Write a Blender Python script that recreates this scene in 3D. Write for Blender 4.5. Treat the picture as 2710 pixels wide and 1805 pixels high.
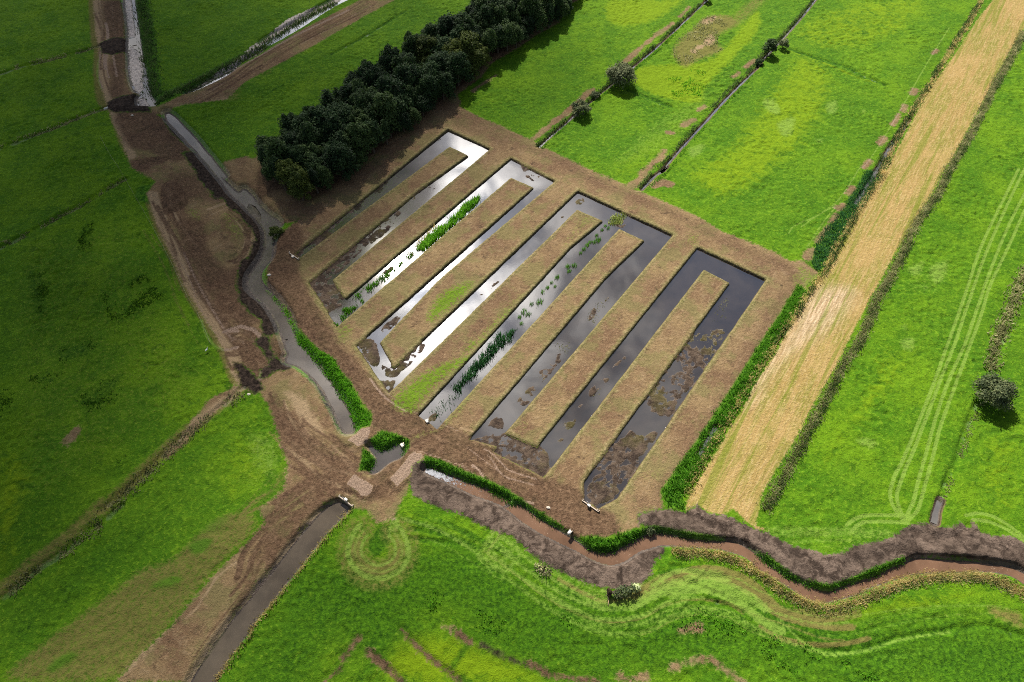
import bpy, math, random
import numpy as np
from mathutils import Vector

for _o in list(bpy.data.objects):
    bpy.data.objects.remove(_o)
SC = bpy.context.scene
COL = SC.collection
random.seed(7)
RNG = np.random.default_rng(7)

# ------------------------------------------------------------------ camera
ALT, DEP = 120.0, math.radians(54.0)
IW, IH = 2710.0, 1805.0
FPX = IW * 24.0 / 36.0
cam_d = bpy.data.cameras.new("camera")
cam_d.lens, cam_d.sensor_width = 24.0, 36.0
cam_d.clip_start, cam_d.clip_end = 1.0, 6000.0
cam = bpy.data.objects.new("camera", cam_d)
COL.objects.link(cam)
cam.location = (0, 0, ALT)
cam.rotation_euler = (math.pi / 2 - DEP, 0, 0)
SC.camera = cam
_cd, _sd = math.cos(DEP), math.sin(DEP)


def ground(p, z=0.0):
    """photo points (N,2) -> points (N,2) where they lie on the level z"""
    p = np.asarray(p, float).reshape(-1, 2)
    u, v = (p[:, 0] - IW / 2) / FPX, (IH / 2 - p[:, 1]) / FPX
    t = (ALT - z) / (_sd - v * _cd)
    return np.stack([u * t, (_cd + v * _sd) * t], 1)


# ------------------------------------------------------------------ sun, sky, exposure
_u, _v = (1035 - IW / 2) / FPX, (IH / 2 - 690) / FPX       # where the low sun mirrors in the ponds
_d = np.array([_u, _cd + _v * _sd, _sd - _v * _cd])
SUN = _d / np.linalg.norm(_d)                                # unit vector towards the sun
SUN_EL = math.asin(SUN[2])
SUN_AZ = math.atan2(SUN[0], SUN[1])
sun_d = bpy.data.lights.new("sun", 'SUN')
sun_d.energy, sun_d.angle, sun_d.color = 4.0, math.radians(0.53), (1.0, 0.94, 0.84)
sun = bpy.data.objects.new("sun", sun_d)
COL.objects.link(sun)
sun.location = (0, 0, 300)
sun.rotation_euler = Vector(-SUN).to_track_quat('-Z', 'Y').to_euler()

SC.view_settings.view_transform = 'Standard'
SC.view_settings.look = 'None'
SC.view_settings.gamma = 1.0
SC.view_settings.exposure = 1.5
SC.render.engine = 'CYCLES'
SC.cycles.transparent_max_bounces = 12
SC.cycles.max_bounces = 6
SC.cycles.filter_width = 1.0
SC.cycles.use_denoising = False
SC.cycles.caustics_reflective = False
SC.cycles.caustics_refractive = False


class Net:
    """small helper round a node tree"""
    def __init__(self, tree):
        self.t = tree
        tree.nodes.clear()

    def n(self, typ, **kw):
        nd = self.t.nodes.new(typ)
        for k, v in kw.items():
            setattr(nd, k, v)
        return nd

    def put(self, sock, val):
        if val is None:
            return
        if isinstance(val, bpy.types.NodeSocket):
            self.t.links.new(val, sock)
        elif isinstance(val, (tuple, list)) and sock.type == 'RGBA' and len(val) == 3:
            sock.default_value = (*val, 1.0)
        else:
            sock.default_value = val

    def math(self, op, a, b=None, c=None, clamp=False):
        nd = self.n('ShaderNodeMath', operation=op, use_clamp=clamp)
        for i, v in enumerate((a, b, c)):
            self.put(nd.inputs[i], v)
        return nd.outputs[0]

    def mix(self, f, a, b, blend='MIX'):
        nd = self.n('ShaderNodeMix', data_type='RGBA', blend_type=blend, clamp_factor=True)
        self.put(nd.inputs[0], f)
        self.put(nd.inputs[6], a)
        self.put(nd.inputs[7], b)
        return nd.outputs[2]

    def step(self, x, lo, hi):
        nd = self.n('ShaderNodeMapRange', interpolation_type='SMOOTHSTEP')
        self.put(nd.inputs[0], x)
        self.put(nd.inputs[1], lo)
        self.put(nd.inputs[2], hi)
        return nd.outputs[0]

    def noise(self, vec, scale, detail=3.0, rough=0.55, dist=0.0):
        nd = self.n('ShaderNodeTexNoise')
        self.put(nd.inputs['Vector'], vec)
        nd.inputs['Scale'].default_value = scale
        nd.inputs['Detail'].default_value = detail
        nd.inputs['Roughness'].default_value = rough
        nd.inputs['Distortion'].default_value = dist
        return nd.outputs[0]

    def attr(self, name):
        return self.n('ShaderNodeAttribute', attribute_name=name).outputs['Fac']

    def mapping(self, vec, loc=(0, 0, 0), rot=(0, 0, 0), scale=(1, 1, 1)):
        nd = self.n('ShaderNodeMapping')
        self.put(nd.inputs[0], vec)
        nd.inputs[1].default_value, nd.inputs[2].default_value, nd.inputs[3].default_value = loc, rot, scale
        return nd.outputs[0]

    def pos(self):
        return self.n('ShaderNodeNewGeometry').outputs['Position']

    def out(self, sh):
        o = self.n('ShaderNodeOutputMaterial')
        self.t.links.new(sh, o.inputs[0])


world = bpy.data.worlds.new("World")
SC.world = world
world.use_nodes = True
wn = Net(world.node_tree)
sky = wn.n('ShaderNodeTexSky', sky_type='NISHITA', sun_disc=False)
sky.sun_elevation, sky.sun_rotation = SUN_EL, SUN_AZ
sky.altitude = 100.0
skyc = wn.mix(1.0, sky.outputs[0], (0.042, 0.042, 0.042), 'MULTIPLY')
dirv = wn.n('ShaderNodeTexCoord').outputs['Generated']
sep = wn.n('ShaderNodeSeparateXYZ')
wn.put(sep.inputs[0], dirv)
# the cloud deck is flat: stretch the direction onto a plane above the viewer
zc = wn.math('MAXIMUM', sep.outputs[2], 0.08)
comb = wn.n('ShaderNodeCombineXYZ')
wn.put(comb.inputs[0], wn.math('DIVIDE', sep.outputs[0], zc))
wn.put(comb.inputs[1], wn.math('DIVIDE', sep.outputs[1], zc))
cn = wn.noise(comb.outputs[0], 1.9, 6.0, 0.56, 0.4)
dotn = wn.n('ShaderNodeVectorMath', operation='DOT_PRODUCT')
wn.put(dotn.inputs[0], dirv)
dotn.inputs[1].default_value = tuple(SUN)
dots = wn.math('MAXIMUM', dotn.outputs['Value'], 0.0)


def lobe(n, a):
    return wn.math('MULTIPLY', wn.math('POWER', dots, n), a)


def dirblob(px, py, n, a):
    """soft patch of the sky that mirrors at a photo point"""
    u, v = (px - IW / 2) / FPX, (IH / 2 - py) / FPX
    d = np.array([u, _cd + v * _sd, _sd - v * _cd])
    d /= np.linalg.norm(d)
    nd = wn.n('ShaderNodeVectorMath', operation='DOT_PRODUCT')
    wn.put(nd.inputs[0], dirv)
    nd.inputs[1].default_value = tuple(d)
    return wn.math('MULTIPLY', wn.math('POWER', wn.math('MAXIMUM', nd.outputs['Value'], 0.0), n), a)


cover = cn
for b in ((1900, 740, 500, -0.22), (1500, 760, 60, 0.10), (960, 470, 260, -0.6), (1250, 420, 300, 0.2), (1180, 960, 200, 0.12)):
    cover = wn.math('ADD', cover, dirblob(*b))
cover = wn.step(cover, 0.40, 0.66)
glow = wn.math('ADD', wn.math('ADD', lobe(1500.0, 24.0), lobe(110.0, 4.6)), wn.math('ADD', lobe(16.0, .85), 0.20))
cshade = wn.step(wn.noise(comb.outputs[0], 5.5, 6.0, 0.60, 0.5), 0.38, 0.62)
ccol = wn.mix(cshade, (0.24, 0.26, 0.31), (1.30, 1.25, 1.20))
cl = wn.n('ShaderNodeVectorMath', operation='SCALE')
wn.put(cl.inputs[0], ccol)
wn.put(cl.inputs[3], glow)
fin = wn.mix(cover, skyc, cl.outputs[0])
# the thick dark heart of the cloud bank beside the sun
heavy = wn.math('ADD', dirblob(940, 500, 420, .95), dirblob(1090, 400, 700, .8), clamp=True)
heavy = wn.math('MULTIPLY', heavy, wn.step(cn, .30, .50), clamp=True)
fin = wn.mix(heavy, fin, (.030, .034, .046))
bg = wn.n('ShaderNodeBackground')
wn.put(bg.inputs[0], fin)
bg.inputs[1].default_value = 1.0
wo = wn.n('ShaderNodeOutputWorld')
wn.t.links.new(bg.outputs[0], wo.inputs[0])


# ------------------------------------------------------------------ tracing helpers
_K = 700 / 2335.0
_K2 = 710 / 2354.0
_K3 = 700 / 2311.0
CROP = {'A': (0, 0, _K), 'B': (650, 0, _K), 'C': (1300, 0, _K), 'D': (2000, 0, _K2),
        'E': (0, 440, _K), 'F': (650, 440, _K), 'G': (1300, 440, _K), 'H': (2000, 440, _K2),
        'I': (0, 880, _K), 'J': (650, 880, _K), 'K': (1300, 880, _K), 'L': (2000, 880, _K2),
        'M': (0, 1330, _K3), 'N': (650, 1330, _K3), 'O': (1300, 1330, _K3), 'Q': (2000, 1330, 710 / 2344.0),
        'S': (0, 0, 1.0), 'Z': (0, 0, 2710 / 2354.0)}


def px(s):
    out, c = [], CROP['S']
    for tok in s.split():
        if tok[0].isalpha():
            c = CROP[tok[0]]
            tok = tok[1:]
        a, b = tok.split(',')
        out.append((c[0] + float(a) * c[2], c[1] + float(b) * c[2]))
    return np.array(out)


def G(s, z=0.0, smooth=0, closed=False):
    """traced outline -> ground points; smooth = Catmull-Rom subdivisions"""
    p = ground(px(s), z)
    return catmull(p, smooth, closed) if smooth else p


def simplify(p, tol):
    """Douglas-Peucker on a closed outline"""
    def rec(i, j):
        if j <= i + 1:
            return []
        e = p[j] - p[i]
        L = np.hypot(*e)
        q = p[i + 1:j] - p[i]
        d = np.abs(q[:, 0] * e[1] - q[:, 1] * e[0]) / max(L, 1e-6)
        m = int(d.argmax())
        if d[m] < tol:
            return []
        return rec(i, i + 1 + m) + [i + 1 + m] + rec(i + 1 + m, j)
    k = len(p) // 2
    p = np.vstack([p, p[:1]])
    ids = [0] + rec(0, k) + [k] + rec(k, len(p) - 1)
    return p[ids]


def catmull(p, k, closed=False):
    n = len(p)
    if closed:
        q = np.vstack([p[-1:], p, p[:2]])
        m = n
    else:
        q = np.vstack([2 * p[0] - p[1], p, 2 * p[-1] - p[-2]])
        m = n - 1
    t = np.linspace(0, 1, k, endpoint=False)[:, None]
    out = []
    for i in range(m):
        a, b, c, d = q[i], q[i + 1], q[i + 2], q[i + 3]
        out.append(0.5 * (2 * b + (c - a) * t + (2 * a - 5 * b + 4 * c - d) * t * t + (3 * b - a - 3 * c + d) * t ** 3))
    if not closed:
        out.append(p[-1:])
    return np.vstack(out)


_HT = RNG.random((256, 256)).astype(np.float32)


def vn(x, y, s, seed=0):
    """value noise, feature size s, range 0..1"""
    a, b = x / s + seed * 17.31, y / s + seed * 9.77
    i, j = np.floor(a), np.floor(b)
    u, v = a - i, b - j
    u, v = u * u * (3 - 2 * u), v * v * (3 - 2 * v)
    i, j = i.astype(np.int32) & 255, j.astype(np.int32) & 255
    i1, j1 = (i + 1) & 255, (j + 1) & 255
    return (_HT[i, j] * (1 - u) + _HT[i1, j] * u) * (1 - v) + (_HT[i, j1] * (1 - u) + _HT[i1, j1] * u) * v


def fbm(x, y, s, o=4, seed=0, g=0.5):
    r, a, t = 0.0, 1.0, 0.0
    for k in range(o):
        r = r + a * vn(x, y, s / 2 ** k, seed + k)
        t += a
        a *= g
    return r / t


def ss(x, lo, hi):
    t = np.clip((x - lo) / (hi - lo), 0, 1)
    return t * t * (3 - 2 * t)


# ------------------------------------------------------------------ terrain grid
STEP = 0.3


def axis(lo, hi):
    core = np.arange(lo, hi, STEP)
    g, d, a = [], STEP, 0.0
    while a < 1600:
        d *= 1.35
        a += d
        g.append(a)
    g = np.array(g)
    return np.concatenate([(lo - g)[::-1], core, core[-1] + g])


AX, AY = axis(-200.0, 200.0), axis(8.0, 262.0)
NX, NY = len(AX), len(AY)
XX, YY = np.meshgrid(AX.astype(np.float32), AY.astype(np.float32))
COVER = ('soil', 'spoil', 'stubble', 'lush', 'peat', 'mud_glare')
F = {k: np.full((NY, NX), -12.0, np.float32) for k in COVER}
TINTS = ('dry', 'pale', 'deep', 'yellow', 'track', 'moss', 'canal')
T = {k: np.zeros((NY, NX), np.float32) for k in TINTS}
HZ = np.zeros((NY, NX), np.float32)


def window(p, m):
    x0, y0 = p.min(0) - m
    x1, y1 = p.max(0) + m
    i0, i1 = np.searchsorted(AX, (x0, x1))
    j0, j1 = np.searchsorted(AY, (y0, y1))
    return slice(max(j0 - 1, 0), j1 + 1), slice(max(i0 - 1, 0), i1 + 1)


def sdist(p, X, Y):
    """signed distance to a closed outline, positive inside"""
    d2 = np.full(X.shape, 1e9, np.float32)
    ins = np.zeros(X.shape, bool)
    q = np.roll(p, -1, 0)
    for (ax, ay), (bx, by) in zip(p, q):
        ex, ey = bx - ax, by - ay
        L = ex * ex + ey * ey
        if L < 1e-9:
            continue
        wx, wy = X - ax, Y - ay
        t = np.clip((wx * ex + wy * ey) / L, 0, 1)
        np.minimum(d2, (wx - t * ex) ** 2 + (wy - t * ey) ** 2, out=d2)
        c = (Y >= ay) != (Y >= by)
        if ey:
            ins ^= c & (wx < ex * wy / ey)
    d = np.sqrt(d2)
    return np.where(ins, d, -d)


def area(p, m=8.0):
    w = window(p, m)
    return w, sdist(p, XX[w], YY[w])


def line(p, m=6.0):
    """distance to an open line"""
    w = window(p, m)
    X, Y = XX[w], YY[w]
    d2 = np.full(X.shape, m * m * 4, np.float32)
    ox, oy = w[1].start, w[0].start
    for (ax, ay), (bx, by) in zip(p[:-1], p[1:]):
        s = window(np.array([(ax, ay), (bx, by)]), m)
        k = (slice(s[0].start - oy, s[0].stop - oy), slice(s[1].start - ox, s[1].stop - ox))
        ex, ey = bx - ax, by - ay
        L = max(ex * ex + ey * ey, 1e-9)
        wx, wy = X[k] - ax, Y[k] - ay
        t = np.clip((wx * ex + wy * ey) / L, 0, 1)
        d2[k] = np.minimum(d2[k], (wx - t * ex) ** 2 + (wy - t * ey) ** 2)
    return w, np.sqrt(d2)


def paint(kind, wd):
    w, d = wd
    for k in COVER:
        if k == kind:
            F[k][w] = np.maximum(F[k][w], d)
        else:
            F[k][w] = np.minimum(F[k][w], -d)


def stroke(kind, s, width, smooth=6, wob=0.25):
    p = G(s, 0, smooth)
    w, d = line(p, width + 5)
    d = width / 2 * (1 + wob * 2 * (vn(XX[w], YY[w], 2.5, 5) - 0.5)) - d
    paint(kind, (w, d))
    return w, d


def tint(name, wd, amt=1.0, soft=1.5):
    w, d = wd
    T[name][w] = np.maximum(T[name][w], amt * ss(d, -soft, soft))


def tline(name, s, width, amt=1.0, soft=0.5, smooth=6):
    p = G(s, 0, smooth)
    w, d = line(p, width + 4)
    tint(name, (w, width / 2 - d), amt, soft)


def tarea(name, s, amt=1.0, soft=2.0, smooth=5):
    tint(name, area(G(s, 0, smooth, True)), amt, soft)


def tag(o, label=None, cat=None, group=None, kind=None):
    for k, v in (('label', label), ('category', cat), ('group', group), ('kind', kind)):
        if v:
            o[k] = v
    return o


def mesh_from(name, V, polys, mat, parent=None, smooth=False, loops=None):
    """V (N,3); polys (M,k) array or list of index lists"""
    me = bpy.data.meshes.new(name)
    if isinstance(polys, np.ndarray):
        m, k = polys.shape
        me.vertices.add(len(V))
        me.vertices.foreach_set('co', np.asarray(V, np.float32).ravel())
        me.loops.add(m * k)
        me.loops.foreach_set('vertex_index', polys.astype(np.int32).ravel())
        me.polygons.add(m)
        me.polygons.foreach_set('loop_start', np.arange(0, m * k, k, dtype=np.int32))
        me.polygons.foreach_set('loop_total', np.full(m, k, np.int32))
        me.update(calc_edges=True)
    else:
        me.from_pydata([tuple(map(float, v)) for v in V], [], [list(map(int, p)) for p in polys])
        me.update()
    if smooth:
        me.polygons.foreach_set('use_smooth', np.ones(len(me.polygons), bool))
    if mat:
        me.materials.append(mat)
    o = bpy.data.objects.new(name, me)
    COL.objects.link(o)
    if parent:
        o.parent = parent
    return o


def empty(name, loc, rz=0.0):
    o = bpy.data.objects.new(name, None)
    o.empty_display_size = 0.5
    COL.objects.link(o)
    o.location, o.rotation_euler = loc, (0, 0, rz)
    return o
# ------------------------------------------------------------------ traced land cover
SITE = ("F170,1070 F200,830 F240,650 F440,490 F600,330 F830,330 F1180,30 B1300,1330 B1560,1110 B1700,960 B1860,850 "
        "B1885,935 B2080,1040 B2335,1140 C120,1130 C350,1235 C440,1290 C600,1365 C1000,1560 G960,60 G1230,185 G1290,210 G1480,290 G1800,430 "
        "G2050,580 G2335,690 H180,760 H290,830 H400,830 H480,880 H550,930 H430,1070 H370,1050 H200,1320 H50,1545 "
        "K2335,160 K2080,560 K1830,940 K1650,1190 K1500,1400 O1500,50 O1400,120 O1320,200 O1220,245 O1000,300 O800,300 "
        "O700,290 O600,190 O430,80 O240,0 K0,1345 J2335,1440 J2000,1270 J1590,1100 J1500,1200 J1450,1340 J1400,1450 "
        "J1330,1568 N1300,140 N1150,180 N1060,60 N930,40 N840,-10 N740,20 N600,150 N480,290 N330,480 N200,650 N0,900 M2000,1080 M1850,1300 M1700,1568 M1010,1568 "
        "M1200,1350 M1500,1080 M1880,620 M2180,330 M2311,180 N120,60 J200,1500 J330,1390 J350,1330 J370,1140 J300,1000 J290,900 "
        "J240,760 J200,640 J120,530 J60,530 I2140,500 I2060,400 I2010,290 I1990,200 I1890,0 E1760,1280 E1620,1050 E1530,820 E1400,560 "
        "E1290,240 E1370,130 E1160,10 A1060,1220 A990,1080 A935,900 A870,700 A870,420 A845,300 A820,0 A1180,0 A1320,830 A1390,940 "
        "A1640,825 B0,555 B500,260 B1010,0 B1310,0 B1000,170 B600,400 B300,560 B0,720 A2000,880 A1650,920 A1480,960 "
        "A1380,1010 A1480,1060 A1700,1300 A1930,1560 E2060,250 E2335,470 F100,650 F60,850 F0,960 E2250,980 "
        "F40,1200 F250,1350 J330,0 J360,260 J680,500 J860,850 J960,860 J1100,830 J1110,720 J1000,570 J830,340 J620,130 J500,0 F420,1350 F260,1150")
paint('soil', area(G(SITE)))
# the turf that keeps inside that outline is laid back by the green rims below
STUBBLE = ("D2085,0 D1960,150 D1780,430 D1500,830 D1380,1060 D1110,1550 H1040,180 H870,450 H770,650 H580,960 H380,1260 H220,1550 "
           "L200,150 L0,440 K2240,640 K2040,960 K1840,1290 K1730,1480 O1690,80 O1800,20 O1890,85 O2000,115 O2110,55 O2311,230 Q110,240 "
           "Q0,200 L60,1400 L170,1220 L320,980 L520,600 L700,300 L850,0 H1020,1130 H1250,720 H1500,320 H1670,0 D1700,1430 D2010,860 D2200,500 D2354,240 S2800,-60 S2700,-60")
paint('soil', area(G("A1960,1430 A2170,1380 B60,1400 B500,1200 B900,930 B1100,770 B1500,520 B1900,300 B2100,100 B2300,-60 C900,-60 C640,60 C600,200 C380,320 C240,420 C0,560 B2080,680 B1850,850 B1700,960 B1540,1080 B1150,1370 F700,330 F440,490 F300,505 F160,400 F0,215 E2100,240 E1950,100 A2000,1568")))
tarea('track', "B200,1350 B900,900 B1500,520 B2000,200 C200,-40 C500,60 C300,300 C0,520 B1800,850 B1200,1300 F600,300 F300,200 F100,300", 1.0, 2)
paint('stubble', area(G(STUBBLE)))
SPOIL_N = ("O1280,100 O1500,50 O1700,85 O1800,20 O1890,90 O2040,110 O2311,230 Q110,270 Q230,330 Q320,380 Q480,410 Q630,460 Q770,440 Q870,370 "
           "Q1150,320 Q1340,200 Q1480,175 Q1600,210 Q1720,215 Q1790,170 Q1860,220 Q1900,160 Q1960,250 Q2070,290 Q2230,290 Q2344,350 S2800,1450 S2800,1540 Q2344,620 "
           "Q2250,570 Q1900,490 Q1500,460 Q1300,510 Q1000,640 Q800,710 Q640,750 Q500,740 Q300,630 Q100,520 Q0,420 O2311,410 O2150,360 O2040,310 "
           "O1800,270 O1500,220 O1400,215 O1290,200")
paint('spoil', area(G(SPOIL_N)))
SPOIL_S = ("J1500,1200 J1450,1340 J1480,1440 J1600,1500 J1760,1568 N1830,80 O0,240 O180,290 O360,460 O520,560 O700,650 O900,720 O1100,760 O1330,700 O1400,620 "
           "O1430,520 O1440,400 O1400,390 O1190,500 O1050,550 O900,520 O720,430 O500,320 O300,190 O90,30 J2000,1430 J1800,1330 J1600,1240")
paint('spoil', area(G(SPOIL_S)))
paint('soil', area(G("B1100,1420 B1500,1000 B1850,800 B1900,900 B1790,1130 B1250,1560 F1000,340 F700,540 F500,420 F600,300")))
stroke('spoil', "J1560,1225 J1650,1285 J1800,1345 J2000,1440 O90,38 O280,190 O500,320 O700,420 O900,520 O1040,562 O1150,535 O1300,445 O1440,400", 3.2, wob=.3)
# green rims along the water and round the pond
LUSH = [
    "J440,0 J500,0 J600,130 J760,220 J830,340 J920,430 J980,540 J1030,660 J1110,720 J1090,830 J970,850 J900,690 J850,590 J740,420 J590,220 J500,120",
    "F160,1060 F260,1150 F350,1240 F440,1420 F570,1568 F460,1568 F380,1380 F300,1230",
    "J1105,950 J1200,870 J1330,900 J1440,950 J1440,1010 J1390,1070 J1380,990 J1300,1010 J1210,1040 J1130,1000",
    "J1040,1030 J1110,1070 J1150,1120 J1120,1200 J1000,1220 J1030,1120",
    "J1590,1095 J1750,1140 J1900,1215 J2100,1290 J2335,1400 J2335,1460 J2100,1370 J1900,1270 J1590,1180",
    "K0,1340 K120,1385 K250,1460 K390,1568 O580,190 O590,220 O430,130 O250,10 K200,1540 K0,1440",
    "O800,310 O880,300 O1050,320 O1190,260 O1240,230 O1310,240 O1310,290 O1200,355 O1080,420 O980,435 O850,400",
    "O1330,215 O1430,210 O1700,265 O2040,310 O2050,340 O1800,310 O1600,280 O1430,255 O1320,270",
    "Q0,415 Q150,500 Q300,620 Q450,690 Q640,725 Q800,680 Q1050,570 Q1300,480 Q1310,510 Q1100,610 Q900,690 Q640,750 Q450,725 Q250,625 Q0,460",
    "H370,1050 H440,1090 H390,1190 H280,1360 H170,1545 K2335,440 K2150,720 K2000,960 K1800,1290 K1680,1460 O1700,60 O1600,40 O1540,30 K1500,1400 K1650,1190 K1830,940 K2080,560 K2335,160 H50,1545 H200,1320",
    "H1090,0 H1130,60 H960,320 H850,480 H770,580 H560,920 H490,890 H540,640 H800,320 H950,60 D1180,1420 D1100,1540 D1030,1540 D1120,1400",
    "H370,1060 H440,1090 H300,1330 H330,1240",
    "E1370,130 E1290,240 E1320,330 E1200,300 E1200,200",
]
for s_ in LUSH:
    paint('lush', area(G(s_)))
stroke('lush', "A1240,0 A1290,250 A1320,500 A1340,700 A1370,850", 5.0)
stroke('lush', "A1370,905 A1700,740 A2060,550 A2335,400 B160,370 B400,220 B620,90 B800,0", 4.2)
# dark peat: the left canal's wet bank, its shade painted in, and the two dams
for s_ in ("E1740,0 E1900,200 E2080,330 E2240,520 E2270,640 E2230,800 E2140,1000 E2150,1130 E2335,1350 F0,1100 E2240,1000 F120,760 F170,640 F120,500 F20,380 E2100,240 E1880,20",
           "A1420,1010 A1500,1160 A1700,1330 A1600,1340 A1760,1560 A1960,1568 A1700,1290 A1520,1060",
           "A870,380 A1000,330 A1180,340 A1150,440 A1000,480 A900,470", "A950,900 A1060,850 A1250,820 A1330,940 A1330,990 A1000,990 A930,940",
           
           "A1060,0 A1100,0 A1130,480 A1150,690 A1130,700 A1100,470 A1100,150", "I2060,260 I2150,280 I2260,390 I2330,500 I2250,540 I2130,470",
           "J130,330 J340,230 J370,260 J200,390 J130,400"):
    paint('peat', area(G(s_)))
stroke('peat', "E1790,50 E1900,195 E2060,315 E2200,440 E2280,540 E2290,650 E2255,790 E2180,920 E2150,1010 E2170,1110 E2250,1220 E2330,1320 F30,1140 F150,1290 F230,1430", 3.4, wob=.5)  # shade of the steep bank face put into the black peat colour
stroke('peat', "J150,100 J240,230 J300,300 J350,290", 2.4, wob=.8)
stroke('peat', "J560,370 J660,480 J740,640 J850,860", 1.0, wob=.6)
stroke('soil', "N1360,1110 N1480,1240 N1700,1430 N1880,1568", 0.85, wob=.9); tline('track', "N1360,1110 N1480,1240 N1700,1430 N1880,1568", 1.6, 1.3, .4)
stroke('soil', "N1080,1310 N1220,1440 N1350,1568", 0.85, wob=.9); tline('track', "N1080,1310 N1220,1440 N1350,1568", 1.6, 1.3, .4)
stroke('soil', "N990,1180 N850,1360", 0.77, wob=.9); tline('track', "N990,1180 N850,1360", 1.6, 1.3, .4)
stroke('soil', "N820,1450 N690,1568", 0.51, wob=.9); tline('track', "N820,1450 N690,1568", 1.6, 1.3, .4)
stroke('soil', "N1860,1150 N1960,1210", 0.85, wob=.9); tline('track', "N1860,1150 N1960,1210", 1.6, 1.3, .4)
stroke('peat', "N2060,1240 N2160,1290 N2260,1320 O20,1310 O180,1370 O340,1430", .5, wob=.9)
stroke('soil', "O330,1410 O420,1450 O500,1500 O700,1535 O930,1560", 1.0, wob=.8)
stroke('soil', "O1130,1510 O1200,1550 O1350,1510", 1.0, wob=.7)
stroke('soil', "O1710,1400 O1840,1360", 1.2, wob=.7)
stroke('soil', "O1590,1440 O1630,1430", 1.0, wob=.7)
stroke('soil', "O1920,1370 O2060,1470 O2200,1568", .9, wob=.8)
stroke('soil', "O1650,1120 O1810,1095", 1.2, wob=.9)
stroke('soil', "N1730,1090 N1790,1110", 1.0, wob=.9)
# bare strips and patches in the upper fields
stroke('soil', "C360,1240 C540,1090 C700,965 C900,785", 1.9, wob=.5)
stroke('soil', "C1180,550 C1310,430 C1420,340 C1600,205", 1.6, wob=.6)
stroke('soil', "C1660,150 C1750,60", 1.0, wob=.7)
stroke('soil', "C1530,1330 C1490,1400 C1420,1450 C1320,1568 G1300,120 G1240,180", 2.2, wob=.6)
stroke('soil', "C1700,1110 C1790,1060", 2.2, wob=.7)
stroke('soil', "C1560,1170 C1600,1175", 1.2, wob=.7)
stroke('soil', "C1830,980 C1890,930", 1.2, wob=.7)
stroke('soil', "C2130,680 C2190,640", 1.5, wob=.7)
stroke('soil', "C2250,590 C2330,530", 1.6, wob=.7)
stroke('soil', "D1555,470 D1590,440", 1.2)
stroke('soil', "D1380,820 D1400,790", 2.0)
stroke('soil', "D1290,970 D1310,930", 1.8)
stroke('soil', "D1240,1040 D1260,1000", 1.2)
stroke('soil', "D1200,1090 D1230,1060", 1.4)
stroke('soil', "D1090,1260 D1130,1210", 2.0)
stroke('soil', "D950,1470 D1000,1410", 1.6)
stroke('soil', "H810,240 H850,190", 1.8)
stroke('soil', "H730,370 H770,340", 2.0)
stroke('soil', "H660,490 H710,430", 1.6)
stroke('soil', "H540,660 H600,580 H640,530", 1.6)
stroke('soil', "H450,790 H490,740", 2.4)
stroke('soil', "B2010,800 B2120,720 B2200,670", 1.2, wob=.8)
stroke('soil', "I1480,1060 I1640,900 I1850,660 I2080,490", 2.2, wob=.7)
stroke('soil', "G1440,180 G1510,140 G1560,150", 2.0, wob=.9)
stroke('soil', "C1790,450 C1880,400 C1960,330", 2.2, wob=.9)
stroke('soil', "C1880,200 C1960,150", 1.8, wob=.9)
stroke('soil', "I620,930 I660,880", 2.4, wob=.9)
# mud with sky glare painted into its pale colour: upper canal bar, shelf of the lower canal, dams' worn tops
PALE = ["A1150,400 A1240,470 A1262,640 A1270,790 A1230,825 A1190,800 A1150,690 A1135,500", "A1215,880 A1270,860 A1320,930 A1240,945",
        "A1100,0 A1160,0 A1190,250 A1195,330 A1140,330 A1120,150",
        "A1650,822 A1980,650 A2335,470 B140,390 B400,240 B620,110 B850,0 B790,0 B380,190 B0,480 A2200,480 A1900,670"]
SHELF = ["N740,30 N600,150 N480,290 N330,480 N200,650 N0,900 M2000,1080 M1850,1300 M1700,1568 M1610,1568 M1750,1290 M1950,1010 M2200,750 N100,680 N290,440 N440,240 N590,110 N700,20"]
for s_ in PALE:
    paint('mud_glare', area(G(s_, -0.9)))
stroke('spoil', "N720,50 N600,165 N500,285 N350,480 N220,650 N10,900 M2010,1080 M1865,1300 M1690,1568", 1.5, wob=1.0)

# ------------------------------------------------------------------ colour of the turf and soil
def streaks(s, width, n, kinds, wid=(.4, 1.1), amt=(.35, .85), part=.6, smooth=6, wander=.5, seed=1):
    """many thin lines laid side by side along a driven path"""
    rg = np.random.default_rng(seed)
    p = G(s, 0, smooth)
    t = np.gradient(p, axis=0)
    t /= np.maximum(np.linalg.norm(t, axis=1, keepdims=True), 1e-6)
    nr = np.stack([-t[:, 1], t[:, 0]], 1)
    N = len(p)
    for _ in range(n):
        a = int(rg.uniform(0, N * (1 - part) + 1))
        e = min(N, a + int(N * rg.uniform(part * .4, part)) + 2)
        o = rg.uniform(-.5, .5) * width + wander * np.sin(np.linspace(0, rg.uniform(2, 7), e - a) + rg.uniform(0, 6))
        q = p[a:e] + nr[a:e] * o[:, None]
        if len(q) < 2:
            continue
        k = kinds[rg.integers(len(kinds))]
        wq = rg.uniform(*wid)
        w, d = line(q, wq + 2)
        tint(k, (w, wq / 2 - d), rg.uniform(*amt), .3)


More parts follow.
